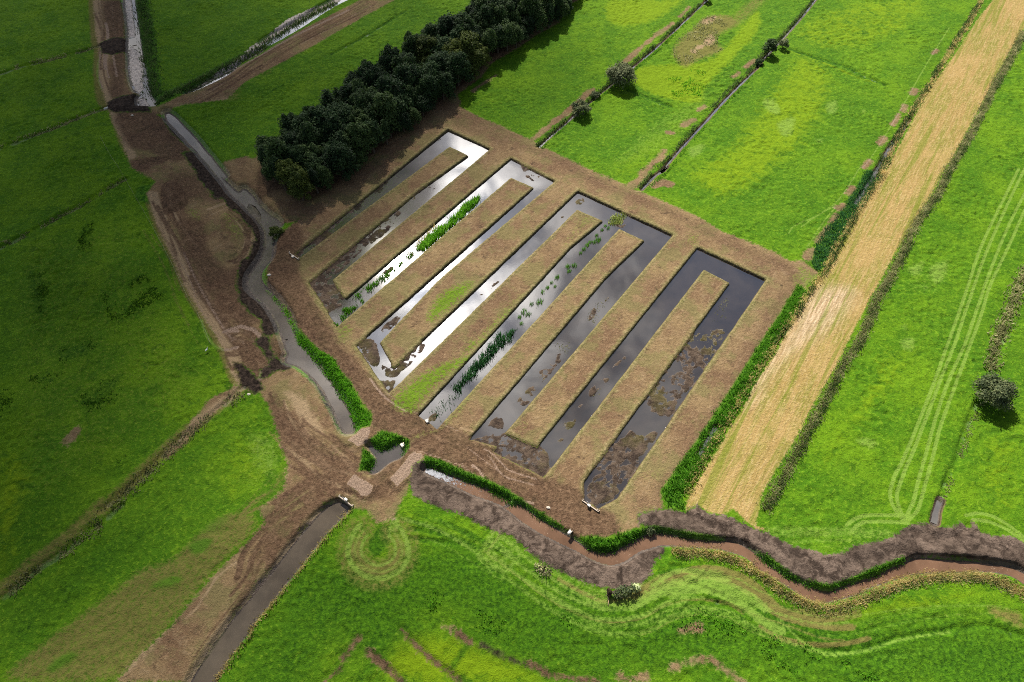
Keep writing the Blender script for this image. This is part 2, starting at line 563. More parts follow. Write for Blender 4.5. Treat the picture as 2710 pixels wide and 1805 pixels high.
BAND = "N1400,60 N1800,190 N2311,500 O0,330 O300,560 O600,780 O900,920 O1100,955 O1300,930 O1500,830 O1800,780 O2100,830 O2311,960 Q250,1050 Q500,1130 Q700,1150 Q1000,1120 Q1300,1060 Q1700,1010 Q2100,1000 Q2344,1050 S2780,1660"
tline('pale', BAND, 7.0, .12, 3.0)
streaks(BAND, 9.0, 74, ('pale', 'dry', 'deep', 'yellow', 'pale', 'deep'), (.25, .9), (.35, .8), .5, seed=3)
streaks("O500,680 O900,880 O1100,900 O1300,860 O1600,740 O1900,700 O2200,800 Q150,1010 Q400,1090 Q700,1120 Q1000,1080 Q1300,1020", 5.0, 26, ('dry', 'dry', 'pale', 'deep'), (.5, 1.8), (.6, .95), .35, seed=4)
tarea('dry', "Q2030,890 Q2300,950 Q2344,1010 Q2344,1110 Q2150,1040 Q2050,980", .8, 1.5)
streaks("J160,560 J260,760 J400,960 J560,1100 J800,1230 J1000,1360", 7, 26, ('track', 'track', 'dry'), (.3, .7), (.6, 1.0), .5, seed=5)
streaks("F330,560 F300,800 F300,1000 F450,1250 F640,1568 J640,120 J800,300 J950,500 J1130,650 J1400,800 J1700,950 J2000,1100 J2335,1290 K100,1290 K400,1420 K700,1530 O400,30 O700,130", 7.5, 50, ('track', 'track', 'track'), (.3, .9), (.6, 1.0), .3, seed=6)
streaks("E1330,260 E1450,560 E1620,900 E1780,1200 E1980,1560 I2120,80 I2250,280 J0,380 J120,520", 9, 34, ('track', 'track', 'pale', 'dry'), (.3, 1.0), (.5, 1.0), .4, seed=7)
streaks("J230,1568 J500,1420 J700,1380 N300,180 N100,420 M2150,700 M1800,1150 M1500,1568", 8, 30, ('track', 'track', 'track'), (.3, 1.3), (.5, 1.0), .5, seed=8)
streaks("M1000,1400 M1500,900 M2000,350 N100,100 J500,1300", 9, 24, ('dry', 'deep', 'dry'), (.3, .8), (.4, .8), .4, seed=9)
streaks("A900,0 A960,300 A960,600 A1000,850", 6, 16, ('track', 'pale'), (.4, 1.2), (.5, .9), .5, seed=10)
streaks("A1500,990 A2000,730 B100,560 B500,320 B1000,70 B1150,-20", 6, 20, ('track', 'pale', 'track'), (.4, 1.1), (.5, .9), .4, seed=11)
tline('pale', "O0,420 O200,610 O500,790 O800,965 O1000,1020 O1300,990 O1500,890 O1650,830 O1850,830", .8, .62, .3)
tline('pale', "Q200,1010 Q350,1160 Q550,1290 Q800,1320 Q1000,1280 Q1300,1190 Q1700,1130", .7, .6, .3)
tline('deep', "Q380,1180 Q560,1275 Q800,1300 Q1000,1262 Q1300,1170 Q1700,1110 Q2000,1085 Q2344,1165", .7, 1.0, .3)
for s_ in ("N1430,230 N1560,240 N1700,270", "N1440,310 N1620,330 N1870,360", "N1410,150 N1600,210 N1800,300 N2050,400", "N1700,160 N2000,300 N2300,470"):
    tline('deep', s_, 1.1, .9, .4)
for s_ in ("O0,300 O300,520 O620,740 O900,880", "N1500,110 N1900,260 N2311,450", "O850,960 O1100,985 O1350,920 O1500,850", "Q0,880 Q280,1010 Q500,1090 Q800,1110 Q1200,1040"):
    tline('deep', s_, .9, .7, .4)
rg_ = np.random.default_rng(12)
tline('dry', ' '.join('N%.0f,%.0f' % (1155 + 225 * math.cos(t), 405 + 225 * math.sin(t)) for t in np.linspace(-.8, np.pi + .8, 20)), 7.0, .55, 1.5, 3)
for r_ in (150, 175, 205, 235, 262, 285):
    ang = np.linspace(-.9, np.pi + .9, 22)
    e_ = " ".join("N%.0f,%.0f" % (1160 + r_ * math.cos(t) * (1 + .04 * math.sin(3 * t)), 400 + r_ * 1.0 * math.sin(t)) for t in ang)
    tline('pale' if r_ in (150, 205, 262) else 'dry', "N1%d,150 " % (230 + r_ // 3) + e_, rg_.uniform(.5, 1.2), rg_.uniform(.5, .8), .4, 3)
tarea('dry', "N870,420 N1000,250 N1100,160 N1180,150 N1060,300 N1050,430 N1150,500 N1280,430 N1290,250 N1400,330 N1400,480 N1250,650 N1100,680 N960,600", .75, 1.2)
tarea('deep', "N1070,350 N1150,230 N1220,200 N1270,260 N1260,350 N1200,440 N1140,470 N1080,430", 1.0, .7)
tline('track', "O330,1410 O420,1450 O500,1500 O700,1535 O930,1560", 2, 1.0, .5)
# mown pale wheel lines on the right-hand meadow
for s_ in ("H2310,20 H2170,300 H1980,700 H1840,1120 H1690,1550 L1590,370 L1480,660 L1310,1080 L1210,1280 L1180,1430 L1225,1558 Q1240,90 Q1310,180",
           "H2380,-20 H2240,270 H2030,740 H1890,1130 H1750,1550 L1650,340 L1500,740 L1380,1050 L1290,1260 L1240,1430 L1270,1558 Q1330,180",
           "H2400,150 H2354,250 H2220,520 H2090,830 H1950,1230 H1840,1550 L1690,430 L1580,750 L1500,1050 L1430,1290 L1390,1460 L1350,1558 Q1320,120",
           "H2400,300 H2354,400 H2230,680 H2060,1040 H1980,1300 H1890,1550 L1760,440 L1620,830 L1570,1030 L1500,1290 L1450,1470 L1420,1558 Q1380,110 Q1330,160",
           "Q1310,115 Q1000,110 Q900,130 Q830,165 Q795,200", "Q1310,175 Q1000,165 Q900,190 Q840,250",
           "Q1840,110 Q1950,95 Q2070,120 Q2200,190 Q2344,300", "Q1900,150 Q2030,165 Q2150,210 Q2250,270 Q2344,335"):
    tline('pale', s_, .62, 1.25, .25)
for s_, w_ in (("Q130,250 Q600,255 Q1150,270", 2.6), ("Q300,345 Q600,330 Q920,330", 1.2), ("Q320,385 Q600,385 Q860,378", .6)):
    tline('pale', s_, w_, .5, .8)
for s_ in ("H900,30 H830,150 H710,310 H560,420 H430,480 H330,530 H290,590", "H700,360 H640,430 H560,540 H470,680 H440,720", "H690,350 H560,420 H400,530", "D1700,240 D1500,560 D1250,1000 D1000,1400 H900,30"):
    tline('pale', s_, .5, .7, .25)
# dark creases across the meadows
tline('deep', "C1210,790 C1330,840 C1450,880 C1580,940", 1.4, 1.0, .5)
tline('deep', "D300,430 D600,530 D800,590 D950,670 D1130,740", 1.6, .9, .7)
tline('yellow', "D300,450 D600,550 D900,680 D1150,750", 1.2, .7, .6)
tline('deep', "B750,480 B950,370 B1110,280 B1250,190 B1420,90", 1.1, .9, .5)
tline('deep', "B150,850 B330,745", .9, .8, .4)
tline('pale', "B0,930 B400,620 B800,330 B1300,60", 1.2, .35, 1.0)
tline('pale', "B300,900 B700,690 B1100,450 B1500,200", 1.4, .35, 1.0)
tarea('dry', "A1700,900 A2000,830 A2335,640 B300,540 B250,640 B0,780 A2100,900", .55, 2.5)
# rough dry patch in the middle meadow
tarea('dry', "C1590,470 C1650,350 C1780,240 C1900,140 C2100,130 C2200,210 C2000,330 C2050,450 C1850,530 C1700,600", .85, 3.0)
tarea('dry', "C2050,200 C2335,-60 C2500,-60 C2335,120 C2180,240", .6, 3.0)
tarea('yellow', "C1290,600 C1700,560 C2000,480 C2335,100 C2335,300 C1900,750 C1850,900 C1600,880 C1300,760", 1.1, 3.0)
tarea('yellow', "C1050,0 C1500,0 C1700,0 C1400,200 C1050,200", 1.0, 4.0)
tarea('pale', "C1400,1050 C1700,900 C1900,780 C1950,900 C1600,1300 C1100,1500 C1000,1450", .4, 4.0)
tarea('deep', "C100,900 C600,500 C900,250 C1000,300 C700,700 C300,1100", .4, 5.0)
tarea('deep', "D1300,500 D1700,150 D1900,50 D1800,300 D1400,900 D1000,1500 D800,1558 D900,1200 D1200,800", .5, 4.0)
for s_ in ("D60,870 D180,880 D220,1000 D100,980", "D180,1080 D350,1020 D320,1180 D230,1190", "D620,900 D720,880 D700,1000 D620,980", "D930,960 D970,960 D950,1000",
           "D520,1220 D600,1210 D560,1260", "H1340,880 H1480,830 H1440,960 H1350,940", "H1520,880 H1690,830 H1660,990 H1560,1040", "H1450,1040 H1520,1060 H1480,1090",
           "L1270,60 L1400,40 L1380,160 L1280,140", "L880,920 L1060,940 L1040,1030 L900,980", "H1260,1400 H1330,1390 H1310,1440", "C1740,1300 C1890,1270 C1850,1360 C1760,1390"):
    tarea('pale', s_, .75, 1.6, 3)
tarea('pale', "H1280,960 H1500,800 H1720,800 H1700,1100 H1500,1150 H1280,1100", .35, 4)
tarea('yellow', "L2000,850 L2354,900 L2354,1558 L2000,1558 L1850,1200", .5, 5)
tarea('yellow', "Q600,1000 Q1100,860 Q1500,800 Q2000,780 Q1700,900 Q1200,1000 Q700,1070", .7, 2)
tarea('yellow', "N1380,1150 N1900,1200 O0,1300 O250,1400 O400,1568 N1300,1568 N1250,1300", 1.0, 5)
tarea('yellow', "N700,1100 N1100,1000 N1050,1300 N800,1568 N500,1568 N500,1350", .45, 5)
tarea('yellow', "O450,1230 O620,1260 O560,1430 O450,1400", .6, 2.5)
tarea('yellow', "N1500,1000 N1700,760 N2000,860 N2311,960 O300,1080 O200,1200 N1900,1100", .5, 4)
tarea('yellow', "O1350,1000 O1500,900 O1800,880 O1600,1050 O1900,1300 O1700,1300", .5, 4)
tarea('deep', "N850,700 N1200,800 N1600,560 N2000,700 N2311,900 O100,1000 N2200,1000 N1700,700 N1300,950 N900,1000 N600,1200 N400,1300 N700,800", .95, 5)
tarea('deep', "O200,560 O900,1080 O1200,1100 O1200,1300 O400,1250 O0,950 O-100,700", .8, 5)
tarea('deep', "Q0,1060 Q400,1250 Q900,1400 Q1500,1300 Q2344,1250 Q2344,1400 Q1500,1450 Q700,1568 Q0,1400", .7, 4)
tarea('pale', "Q1000,1330 Q1600,1200 Q1600,1320 Q1200,1420", .4, 3)
tarea('pale', "O1500,900 O1850,850 O2311,1080 Q100,1150 Q0,1200 O2000,1050 O1700,960", .4, 3)
tarea('track', 'H480,1130 H700,1060 H860,1130 H640,1400 H420,1558 L150,300 L-60,640 K2300,470 H260,1540', .8, 3)
tarea('yellow', "G1700,60 G2100,-200 D350,500 D700,700 D500,1200 D100,1558 G2050,300", .75, 7)
tarea('yellow', "D350,200 D900,0 D1500,0 D1300,300 D800,450 D450,400", .6, 6)
tarea('yellow', "L1050,150 L1450,100 L1250,500 L900,900 L600,1300 L500,1100 L900,500", .6, 6)
tarea('deep', "C0,1060 C300,850 C700,600 C600,900 C350,1230", .55, 5)
tarea('deep', "L250,1200 L700,700 L1000,900 L1100,1300 L600,1500", .35, 6)
tarea('deep', "H1750,0 H2200,0 H1900,500 H1500,900 H1450,700", .5, 5)
tarea('yellow', "G1000,0 G1300,-200 G1500,-150 G1300,130 G1200,170", .4, 4)
tarea('deep', "I2180,560 I2330,700 I2000,1100 I1600,1568 I1300,1568 I1700,1050", .35, 5)
tarea('deep', "M0,1000 M500,600 M1000,250 M1300,100 M1400,300 M900,750 M400,1150 M0,1400", .6, 4)
tarea('deep', "A1340,300 A1700,100 A2100,-60 A2335,0 B-60,230 A1600,700 A1400,800", .35, 6)
tarea('yellow', "A1400,100 A1500,500 A1450,800 A1380,700", .5, 4)
tarea('track', "A900,60 A1080,0 A1110,300 A1100,800 A960,840 A980,500", .8, 2)
tarea('track', "A1020,1000 A1380,990 A1480,1060 A1680,1300 A1560,1420 A1300,1330 A1120,1280", 1.0, 2.5)
tarea('track', "E1450,60 E1800,60 E2000,330 E1700,330 E1500,420", .6, 3)
tarea('track', "E1560,480 E1800,480 E1840,700 E2000,900 E2150,850 E2180,1100 E2335,1400 F80,1400 F150,1568 J160,200 J-60,300 E2200,1568 E1850,1150 E1700,900 E1600,700", .9, 2.5)
tarea('track', "J-40,100 J320,60 J350,250 J180,420 J60,440", .9, 2.5)
tarea('track', "F200,840 F330,620 F500,560 F480,900 F560,1100 F480,1100 F300,950", .9, 2.0)
tarea('dry', "E0,760 E700,500 E1300,400 E1700,1300 I2000,300 I1900,600 I1000,1300 I0,1568", .36, 9)
tarea('dry', "A0,0 A800,0 A850,900 A0,1200", .2, 9)
tarea('pale', "J0,900 J200,800 J330,1050 J340,1250 J200,1400 J0,1450 I2000,1350 I2150,1050", .35, 4)  # lighter tint paints in the sunlit turf near the junction
tarea('yellow', "I2200,560 I2335,700 J300,1000 J340,1300 J0,1500 I1900,1500 I1900,1100 I2100,800", .5, 7)  # yellow tint paints in sunshine on the same turf
tline('dry', "A835,0 A860,330 A890,450 A885,620 A910,850 A960,930", 4.5, .9, 1.2)
tline('dry', "A1010,1000 A1080,1230 A1160,1380", 3.0, .8, 1.2)
tline('dry', "E1330,260 E1430,540 E1570,820 E1660,1050 E1800,1280 E1970,1560 I2040,250 I2100,400", 3.6, 1.0, 1.0)
tarea('moss', "E1930,430 E2080,400 E2180,520 E2180,640 E2050,700 E1950,600", .42, 3)
streaks("E1860,420 E2060,360 E2220,520 E2240,700 E2120,880 E1930,900", 5, 22, ('track', 'dry', 'track'), (.3, 1.0), (.6, 1.0), .5, seed=21)
tarea('dry', "J330,520 J520,560 J640,760 J700,880 J620,900 J480,760", .8, 1.5)
tline('dry', "N700,60 N560,190 N430,330 N280,520 N150,690 N-30,930 M1960,1090 M1810,1320 M1650,1568", 2.2, 1.0, .8)
tline('deep', "N700,820 N1250,930 N1650,640 N2000,760 N2311,930 O500,1080 O1200,1150 Q0,1120 Q700,1370 Q1400,1330 Q2344,1330", 16, .85, 8)
tline('deep', "N650,950 N420,1300 N300,1568", 14, .7, 7)
tline('deep', "N1100,1240 N1350,1080 N1500,960", 3.0, .8, 1.5)
tline('deep', "N1000,1540 N1200,1300 N1300,1180", 2.5, .7, 1.5)
tline('deep', "N1800,1440 N1900,1300 N1960,1220", 1.6, .8, .8)
tarea('track', "A1180,1420 A1340,1390 A1480,1370 A1500,1400 A1350,1470 A1240,1510 A1170,1470", 1.4, .8)
tarea('track', "E1430,170 E1560,140 E1660,290 E1600,380 E1500,410 E1440,400", 1.4, .8)
tarea('track', "J560,880 J1000,860 J1100,1000 J1000,1250 J1300,1180 J1500,1000 J1560,1150 J1330,1400 J1100,1460 J850,1420 J600,1380 J420,1300 J380,1120", .42, 2.5)
streaks('J300,700 J420,900 J620,1080 J820,1220 J1000,1330 J1180,1420', 9, 44, ('track', 'dry', 'track'), (.3, .8), (.6, 1.1), .4, seed=31)
streaks('J1650,900 J1480,1020 J1360,1150 J1200,1330 J1080,1480', 6, 30, ('track', 'dry', 'track'), (.3, .7), (.6, 1.1), .5, seed=32)
streaks('J480,60 J700,200 J900,420 J1100,640 J1400,820 J1750,960 J2100,1130 K100,1310 K400,1440 K700,1540', 8, 60, ('dry', 'track', 'track', 'pale'), (.3, .7), (.5, .9), .25, seed=33)
tline('track', "B1900,930 B2335,1200 C100,1200 C400,1330 C800,1500 G750,50 G1200,250 G1600,420 G2100,680 H200,850 H330,1000 H150,1300 K2335,230 K2050,640 K1800,1040 K1500,1420", 4.5, .5, 2)
tline('moss', "H400,900 H470,960 H430,1040 H380,1040", 3, .5, 1.5)
# lower left field: mown brown turf with greener islands
tarea('dry', "M60,1568 M180,1350 M380,1200 M700,960 M1000,740 M1230,560 M1480,480 M1700,280 M1900,120 M2160,60 M2260,150 M2200,300 M1880,620 M1500,1080 M1010,1568", .72, 2.0)
tarea('dry', "J0,1500 J200,1350 J330,1150 J380,1200 J380,1330 J200,1480 N0,120", .6, 2.0)
tarea('moss', "M1650,380 M1750,320 M1860,330 M1780,430 M1690,450", 1.0, .9)
tarea('moss', "M1300,740 M1450,650 M1600,660 M1500,740 M1350,750", .9, 1.2)
tarea('moss', "M420,1420 M600,1300 M680,1340 M550,1440 M430,1490", .9, 1.0)
tarea('moss', "M1700,250 M1850,130 M2000,120 M1950,250 M1800,300", .5, 1.5)
tline('dry', "I2150,480 I1900,680 I1600,900 I1300,1180 I900,1560 M880,20 M600,290 M300,520 M0,760", 3.5, .75, 1.8)
tarea('dry', "I300,430 I700,200 I900,380 I500,700", .3, 6)
tarea('yellow', "I0,1150 I300,1200 I200,1568 M0,900", .8, 7)
tarea('yellow', "E650,620 E1200,650 E1400,900 E1000,900 E700,850", .35, 6)
for s_ in ("I700,560 I950,400 I1100,350 I1000,560 I750,720", "I480,150 I800,60 I820,180 I560,260", "E230,950 E380,960 E420,1300 E300,1350", "I880,1180 I1150,1100 I1000,1280 I900,1300",
           "E700,550 E800,500 E800,700 E700,720", "I300,380 I560,380 I400,480"):
    tarea('deep', s_, .7, 2.5)
for s_ in ("J370,1080 J480,1200 J420,1230 J340,1300", "J0,880 J250,900 J330,1090 J250,1300 J50,1200"):
    tarea('pale', s_, .5, 2.5)
# the work site: worn wheel tracks (darker), green flushes
tline('track', "F330,560 F300,800 F300,1000 F450,1250 F640,1568 J640,120 J800,300 J950,500 J1130,650 J1400,800 J1700,950 J2000,1100 J2335,1290 K100,1290 K400,1420 K700,1530 O400,30 O700,130 O950,230", 7.5, 1.0, 1.8)
tline('track', "J230,640 J330,800 J480,950 J620,1080 J800,1220 J950,1330 J1200,1400", 4.0, .7, 1.2)
tline('track', "J1560,960 J1400,1100 J1260,1250 J1160,1380", 5.0, .8, 1.2)
tline('track', "J700,1050 J900,950 J1040,1000", 3.0, .5, 1.2)
tline('track', "E1700,980 E1800,1150 E1950,1350 E2080,1560 I2120,80 I2250,280 J0,350 J100,480", 2.2, .9, .8)
tarea('track', "B1900,950 B2100,1030 B2300,1200 B2330,1330 B2000,1200 B1800,1080", .5, 2)
for s_, a_ in (("F1610,1370 F1640,1230 F1760,1100 F1990,1020 F1960,1110 F1750,1300", 1.0), ("J1300,590 J1500,400 J1750,270 J1950,200 J1980,240 J1720,430 J1500,680 J1380,690", .95),
               ("J1990,60 J2200,0 J2300,-60 J2170,40 J1950,200 J1900,190", .7), ("F2040,1540 F2190,1370 F2310,1260 F2335,1290 F2230,1400", .8), ("G30,1370 G200,1180 G280,1130 G180,1250 G60,1400", .7),
               ("J900,60 J1050,150 J1150,420 J1000,240 J880,140", .4), ("F800,1430 F900,1380 F960,1450 F850,1560", .6), ("G1700,600 G1800,560 G1870,680 G1740,730", .45),
               ("K300,740 K330,860 K240,860", .5), ("K600,1060 K720,1020 K680,1120", .45), ("K1300,1230 K1560,1180 K1500,1300 K1340,1320", .4), ("J1450,960 J1550,870 J1700,850 J1880,640 J2000,520 J1960,640 J1780,820", .6),
               ("K60,420 K110,400 K110,470 K70,470", .4), ("G800,430 G930,470 G850,560 G650,740 G600,700", .4), ("F520,960 F700,800 F1100,480 F1000,650 F560,1000", .3), ("E1620,380 E1760,360 E1790,470 E1700,480", .5),
               ("J120,560 J180,680 J230,780 J170,760", .7), ("H300,950 H420,930 H520,950 H420,1070 H370,1040", .5)):
    tarea('moss', s_, a_, 2.6, 4)

# ------------------------------------------------------------------ relief
def put_soft(k, lo=-.6, hi=.6):
    return ss(F[k], lo, hi)


wso, wsp, wst, wlu = put_soft('soil'), put_soft('spoil', -.3, .9), put_soft('stubble'), put_soft('lush')
far = ss(np.maximum(np.abs(XX) - 200, np.maximum(YY - 262, 8 - YY)), 0, 30)
n06, n15, n4 = fbm(XX, YY, .8, 2, 1), fbm(XX, YY, 1.9, 3, 2), fbm(XX, YY, 5.0, 3, 3)
n25 = fbm(XX, YY, 28, 3, 4)
tuft = ss(fbm(XX, YY, 9, 3, 31), .45, .7)
HZ += .22 * (n25 - .5)
HZ += (1 - wso) * (1 - wsp) * (1 - wst) * ((.20 + .40 * tuft) * (n06 - .5) + .30 * (n15 - .5))
HZ += wso * (.07 * (n06 - .5) + .10 * (n15 - .5))
HZ += wsp * (.12 + .60 * (n15 - .45) + .16 * (n06 - .5) + .45 * (n4 - .5))
HZ += wlu * (.25 * (n06 - .4))
HZ += T['moss'] * .15 * (n06 - .3) - T['pale'] * .05 - T['track'] * .05
HZ -= T['deep'] * .06 * 0
HZ *= (1 - far)


def lump(s, h, soft=2.0, smooth=5):
    w, d = area(G(s, 0, smooth, True))
    k = ss(d, 0, soft)
    HZ[w] += h * k * (.75 + .5 * vn(XX[w], YY[w], 1.6, 8))


lump("E1850,400 E2050,360 E2200,500 E2230,680 E2150,850 E1950,850 E1850,650", 1.1, 5)     # heap beside the canal bend
lump("E1430,170 E1560,140 E1660,290 E1600,380 E1500,410 E1440,400", .5, 2)
lump("A870,380 A1000,330 A1180,340 A1150,440 A1000,480 A900,470", .35, 2)
lump("A950,900 A1060,850 A1250,820 A1330,940 A1330,990 A1000,990", .35, 2)
for s_ in ("J900,960 J1000,860 J1100,840 J1110,890 J1070,960 J1000,1020", "J1280,1300 J1480,1050 J1570,1080 J1560,1150 J1470,1250 J1340,1370",
           "J895,1340 J960,1250 J1130,1360 J1100,1450 J1030,1440"):          # flat tops of the three earth dams
    w_, d_ = area(G(s_))
    d_ = d_ + .5 * (vn(XX[w_], YY[w_], 1.2, 3) - .5)
    HZ[w_] = HZ[w_] * (1 - ss(d_, -1.2, .1)) + .45 * ss(d_, -1.2, .1)
    T['pale'][w_] = np.maximum(T['pale'][w_], 1.3 * ss(d_, -.05, .2))
    T['track'][w_] *= 1 - ss(d_, -.1, .2)
# ruts along the access track and creases in the mown turf
for s_, w_, dp in (("J230,600 J320,800 J480,980 J620,1110", .6, .12), ("J260,580 J360,790 J520,960 J660,1090", .6, .12), ("J150,500 J260,760 J420,960", .6, .1),
                   ("Q1380,250 Q1600,300 Q1760,270 Q1880,190", .8, .25), ("Q1400,300 Q1620,335 Q1800,300", .8, .2), ("O1480,600 O1700,700 O1950,790 O2150,870", .7, .2),
                   ("J520,30 J760,280 J960,520 J1200,690 J1480,840 J1800,1000 J2200,1200", .5, .09), ("J560,10 J800,260 J1000,500 J1240,670 J1500,810 J1840,980 J2240,1180", .5, .09),
                   ("Q380,1180 Q560,1275 Q800,1300 Q1000,1262 Q1300,1170 Q1700,1110 Q2000,1085 Q2344,1165", .7, .3), ("N1430,230 N1560,240 N1700,270", .7, .25), ("N1440,310 N1620,330 N1870,360", .7, .25),
                   ("N1880,1568 N1700,1430 N1480,1240 N1360,1110", 1.0, .3), ("N1080,1310 N1220,1440 N1350,1568", 1.0, .3), ("C1210,790 C1330,840 C1580,940", 1.2, .35),
                   ("D300,430 D600,530 D800,590 D1130,740", 1.2, .3), ("B750,480 B950,370 B1110,280 B1420,90", 1.0, .3), ("O500,1490 O720,1520", .7, .15), ("O730,1240 O970,1245", .5, .2),
                   ("O1600,560 O1700,590 O1850,640 O2050,655", .7, .3), ("O1860,840 O2000,880 O2200,960", .7, .3), ("I2150,480 I1900,700 I1600,930 I1300,1220", 1.1, .45),
                   ("A0,650 A200,580 A400,535 A700,455 A870,400", 1.3, .5), ("A0,1310 A250,1210 A500,1115 A700,1030 A930,950", 1.3, .55), ("E0,710 E250,590 E500,450 E750,320 E950,190 E1100,110", 1.3, .5),
                   ("I900,1568 I1300,1220", 1.2, .4), ("M1050,30 M850,200 M600,400 M350,560 M120,750 M0,850", 1.2, .45),
                   ("L2200,0 L2090,260", 1.2, .4), ("L1950,600 L1850,850 L1790,1050 L1740,1180 L1690,1300 L1600,1540", 1.0, .42)):
    p_ = G(s_, 0, 6)
    w2, d2 = line(p_, 3)
    HZ[w2] -= dp * (1 - ss(d2, w_ * .3, w_)) * (.6 + .8 * vn(XX[w2], YY[w2], 1.4, 12))

# ------------------------------------------------------------------ the basins: one winding cut
BASIN = ("F425,775 F445,730 F700,545 F960,350 F1380,12 B1500,1352 B1785,1137 B2165,1312 B2140,1335 B1990,1425 F1830,130 F1640,290 F1500,385 F1280,590 "
         "F1080,740 F870,910 F775,1000 F885,1160 F1100,960 F1400,730 F1600,560 F1860,340 F2100,130 F2260,0 C175,1390 C540,1560 G570,128 G550,145 "
         "G430,250 G280,370 F2168,650 F2000,770 F1700,1010 F1400,1330 F1215,1530 J1190,85 J1255,190 J1310,300 J1330,275 J1460,150 J1620,0 "
         "F1700,1370 F2030,1060 G0,950 G170,790 G400,560 G620,350 G765,212 G1180,410 G1390,510 G1610,605 G1590,630 G1430,780 G1290,990 G1180,1120 "
         "G1000,1310 G820,1530 K650,260 K380,560 K130,885 K405,998 K600,760 K850,450 K1050,190 G1160,1500 G1320,1290 G1560,1010 G1820,710 G2335,962 "
         "H100,990 H0,1105 G2200,1310 G2040,1560 K1930,260 K1700,600 K1540,840 K1290,1190 K1160,1400 K1120,1470 K950,1560 K890,1550 K815,1490 "
         "K850,1440 K812,1312 K1000,1060 K1200,800 K1400,500 K1650,160 K1780,0 G1880,1290 G2100,1030 G1880,915 G1790,990 G1650,1170 G1400,1545 "
         "K1240,270 K1000,580 K800,830 K560,1150 K465,1290 K340,1230 K200,1150 K0,1055 J2200,1010 J1960,945 J2150,720 K0,715 K330,330 K560,60 "
         "G530,1560 G780,1250 G1000,990 G1180,800 G1345,655 G1130,555 G900,800 G700,1020 G500,1220 G250,1500 K260,0 K0,330 J2100,400 J1880,640 "
         "J1690,855 J1650,790 J1580,770 J1510,728 J1700,500 J1900,290 J2100,90 G0,1490 G170,1310 G400,1060 G700,710 G980,480 G760,385 G500,660 "
         "G250,900 G0,1120 F1960,1310 F1720,1550 J1600,200 J1400,390 J1260,545 J1225,540 J1180,460 J1110,330 J1000,140 J965,112 J1090,0 F1200,1370 "
         "F1500,1100 F1800,820 F2100,565 G0,520 G200,330 G370,185 G175,100 G0,250 F2060,335 F1900,480 F1700,640 F1540,800 F1240,1050 F900,1350 "
         "F805,1420 F740,1310 F700,1230 F590,1060 F545,1028 F700,900 F900,730 F1100,560 F1500,230 F1800,22 B1960,1370 B1800,1295 B1480,1550 F1300,190 "
         "F1100,350 F950,460 F700,640 F480,810")
LEVEL = -.52
pb = simplify(G(BASIN), 1.0)
wB, dB = area(pb, 4.0)
X_, Y_ = XX[wB], YY[wB]
dB = dB + .16 * (fbm(X_, Y_, 1.6, 3, 40) - .5)
# how much of the bottom silts up towards the surface, by reach
silt = np.zeros_like(dB)


def silted(s, a, soft=2.5):
    global silt
    d = sdist(G(s, LEVEL, 4, True), X_, Y_)
    soft *= .45
    silt = np.maximum(silt, min(1.12, a * 1.22) * ss(d, -soft, soft))


silted("F425,775 F660,560 F800,640 F560,810", 1.0, 1.5)
silted("F660,560 F1250,130 F1400,130 F1050,420 F760,650", .50)
silted("F545,1028 F900,730 F1090,560 F1150,620 F870,910 F775,1000 F885,1160 F760,1310", 1.05, 1.6)
silted("F1000,650 F1300,390 F1380,450 F1120,690", .72, 1.5)
silted("F1300,390 F1700,80 F1760,140 F1450,420", .55)
silted("F1200,940 F1290,880 F1310,910 F1240,960", .9, .6)
silted("J990,110 J1100,50 J1170,110 J1190,260 J1120,300", .95, 1.2)
silted("J1190,280 J1280,290 J1440,150 J1540,90 J1600,120 J1480,260 J1330,400 J1230,400", .82, 1.2)
silted("J1180,430 J1330,420 J1260,545", 1.1, .8)
silted("F1160,1490 F1250,1370 F1400,1290 F1330,1400 F1210,1490", .66, .8)
silted("F2050,1130 F2230,1000 F2250,1020 F2100,1140", .62, .8)
silted("C250,1430 C400,1500 C500,1568 G400,150 G280,80", .62, 1.5)
silted("G690,330 G800,270 G830,320 G720,370", .72, 1.2)
silted("G600,430 G650,400 G660,440 G620,470", .7, 1.0)
silted("K130,885 K-10,880 J2150,900 J1960,960 K0,1060 K465,1290 K520,1130 K440,1000", 1.0, 1.2)
silted("K-40,830 K60,720 K120,780 K100,860", .74, 1.2)
silted("K200,640 K330,480 K420,470 K330,640", .72, 1.2)
silted("K340,400 K430,320 K560,200 K680,120 K700,180 K560,330 K450,470", .66, 1.5)
silted("K880,480 K1100,260 K1200,180 K1190,260 K1050,420 K920,560 K850,560", .70, 1.6)
silted("K740,660 K860,600 K860,680 K780,720", .68, 1.2)
silted("K520,930 K700,740 K760,800 K600,1000", .64, 1.5)
silted("K850,1320 K1000,1080 K1220,850 K1300,900 K1480,880 K1300,1190 K1130,1440 K880,1540", .86, 2.0)
silted("K1350,600 K1650,160 K1780,0 K2090,0 K1700,600 K1560,760", .70, 2.5)
silted("K1050,1060 K1150,950 K1200,980 K1080,1110", .3, 1.0)
silted("G830,1310 G1000,1130 G1060,1180 G880,1400", .56)
silted("G1100,470 G1200,420 G1230,480 G1150,560 G1090,540", .66, 1.2)
silted("J1600,760 J1680,700 J1700,760 J1650,830", .7, .8)
lump_n = fbm(X_, Y_, .95, 3, 50, .65)
lump_a = fbm(X_ * .55 + Y_ * .35, Y_ * 1.0 - X_ * .7, 2.1, 4, 60, .65)
bottom = LEVEL - .62 + .74 * silt * (.55 + .9 * np.clip(.5 + 3.0 * (.5 * lump_n + .5 * lump_a - .5), -.3, 1.3))
bottom = np.minimum(bottom, LEVEL + .04 + .12 * lump_n)
bank = .5
k_ = ss(dB, 0, bank)
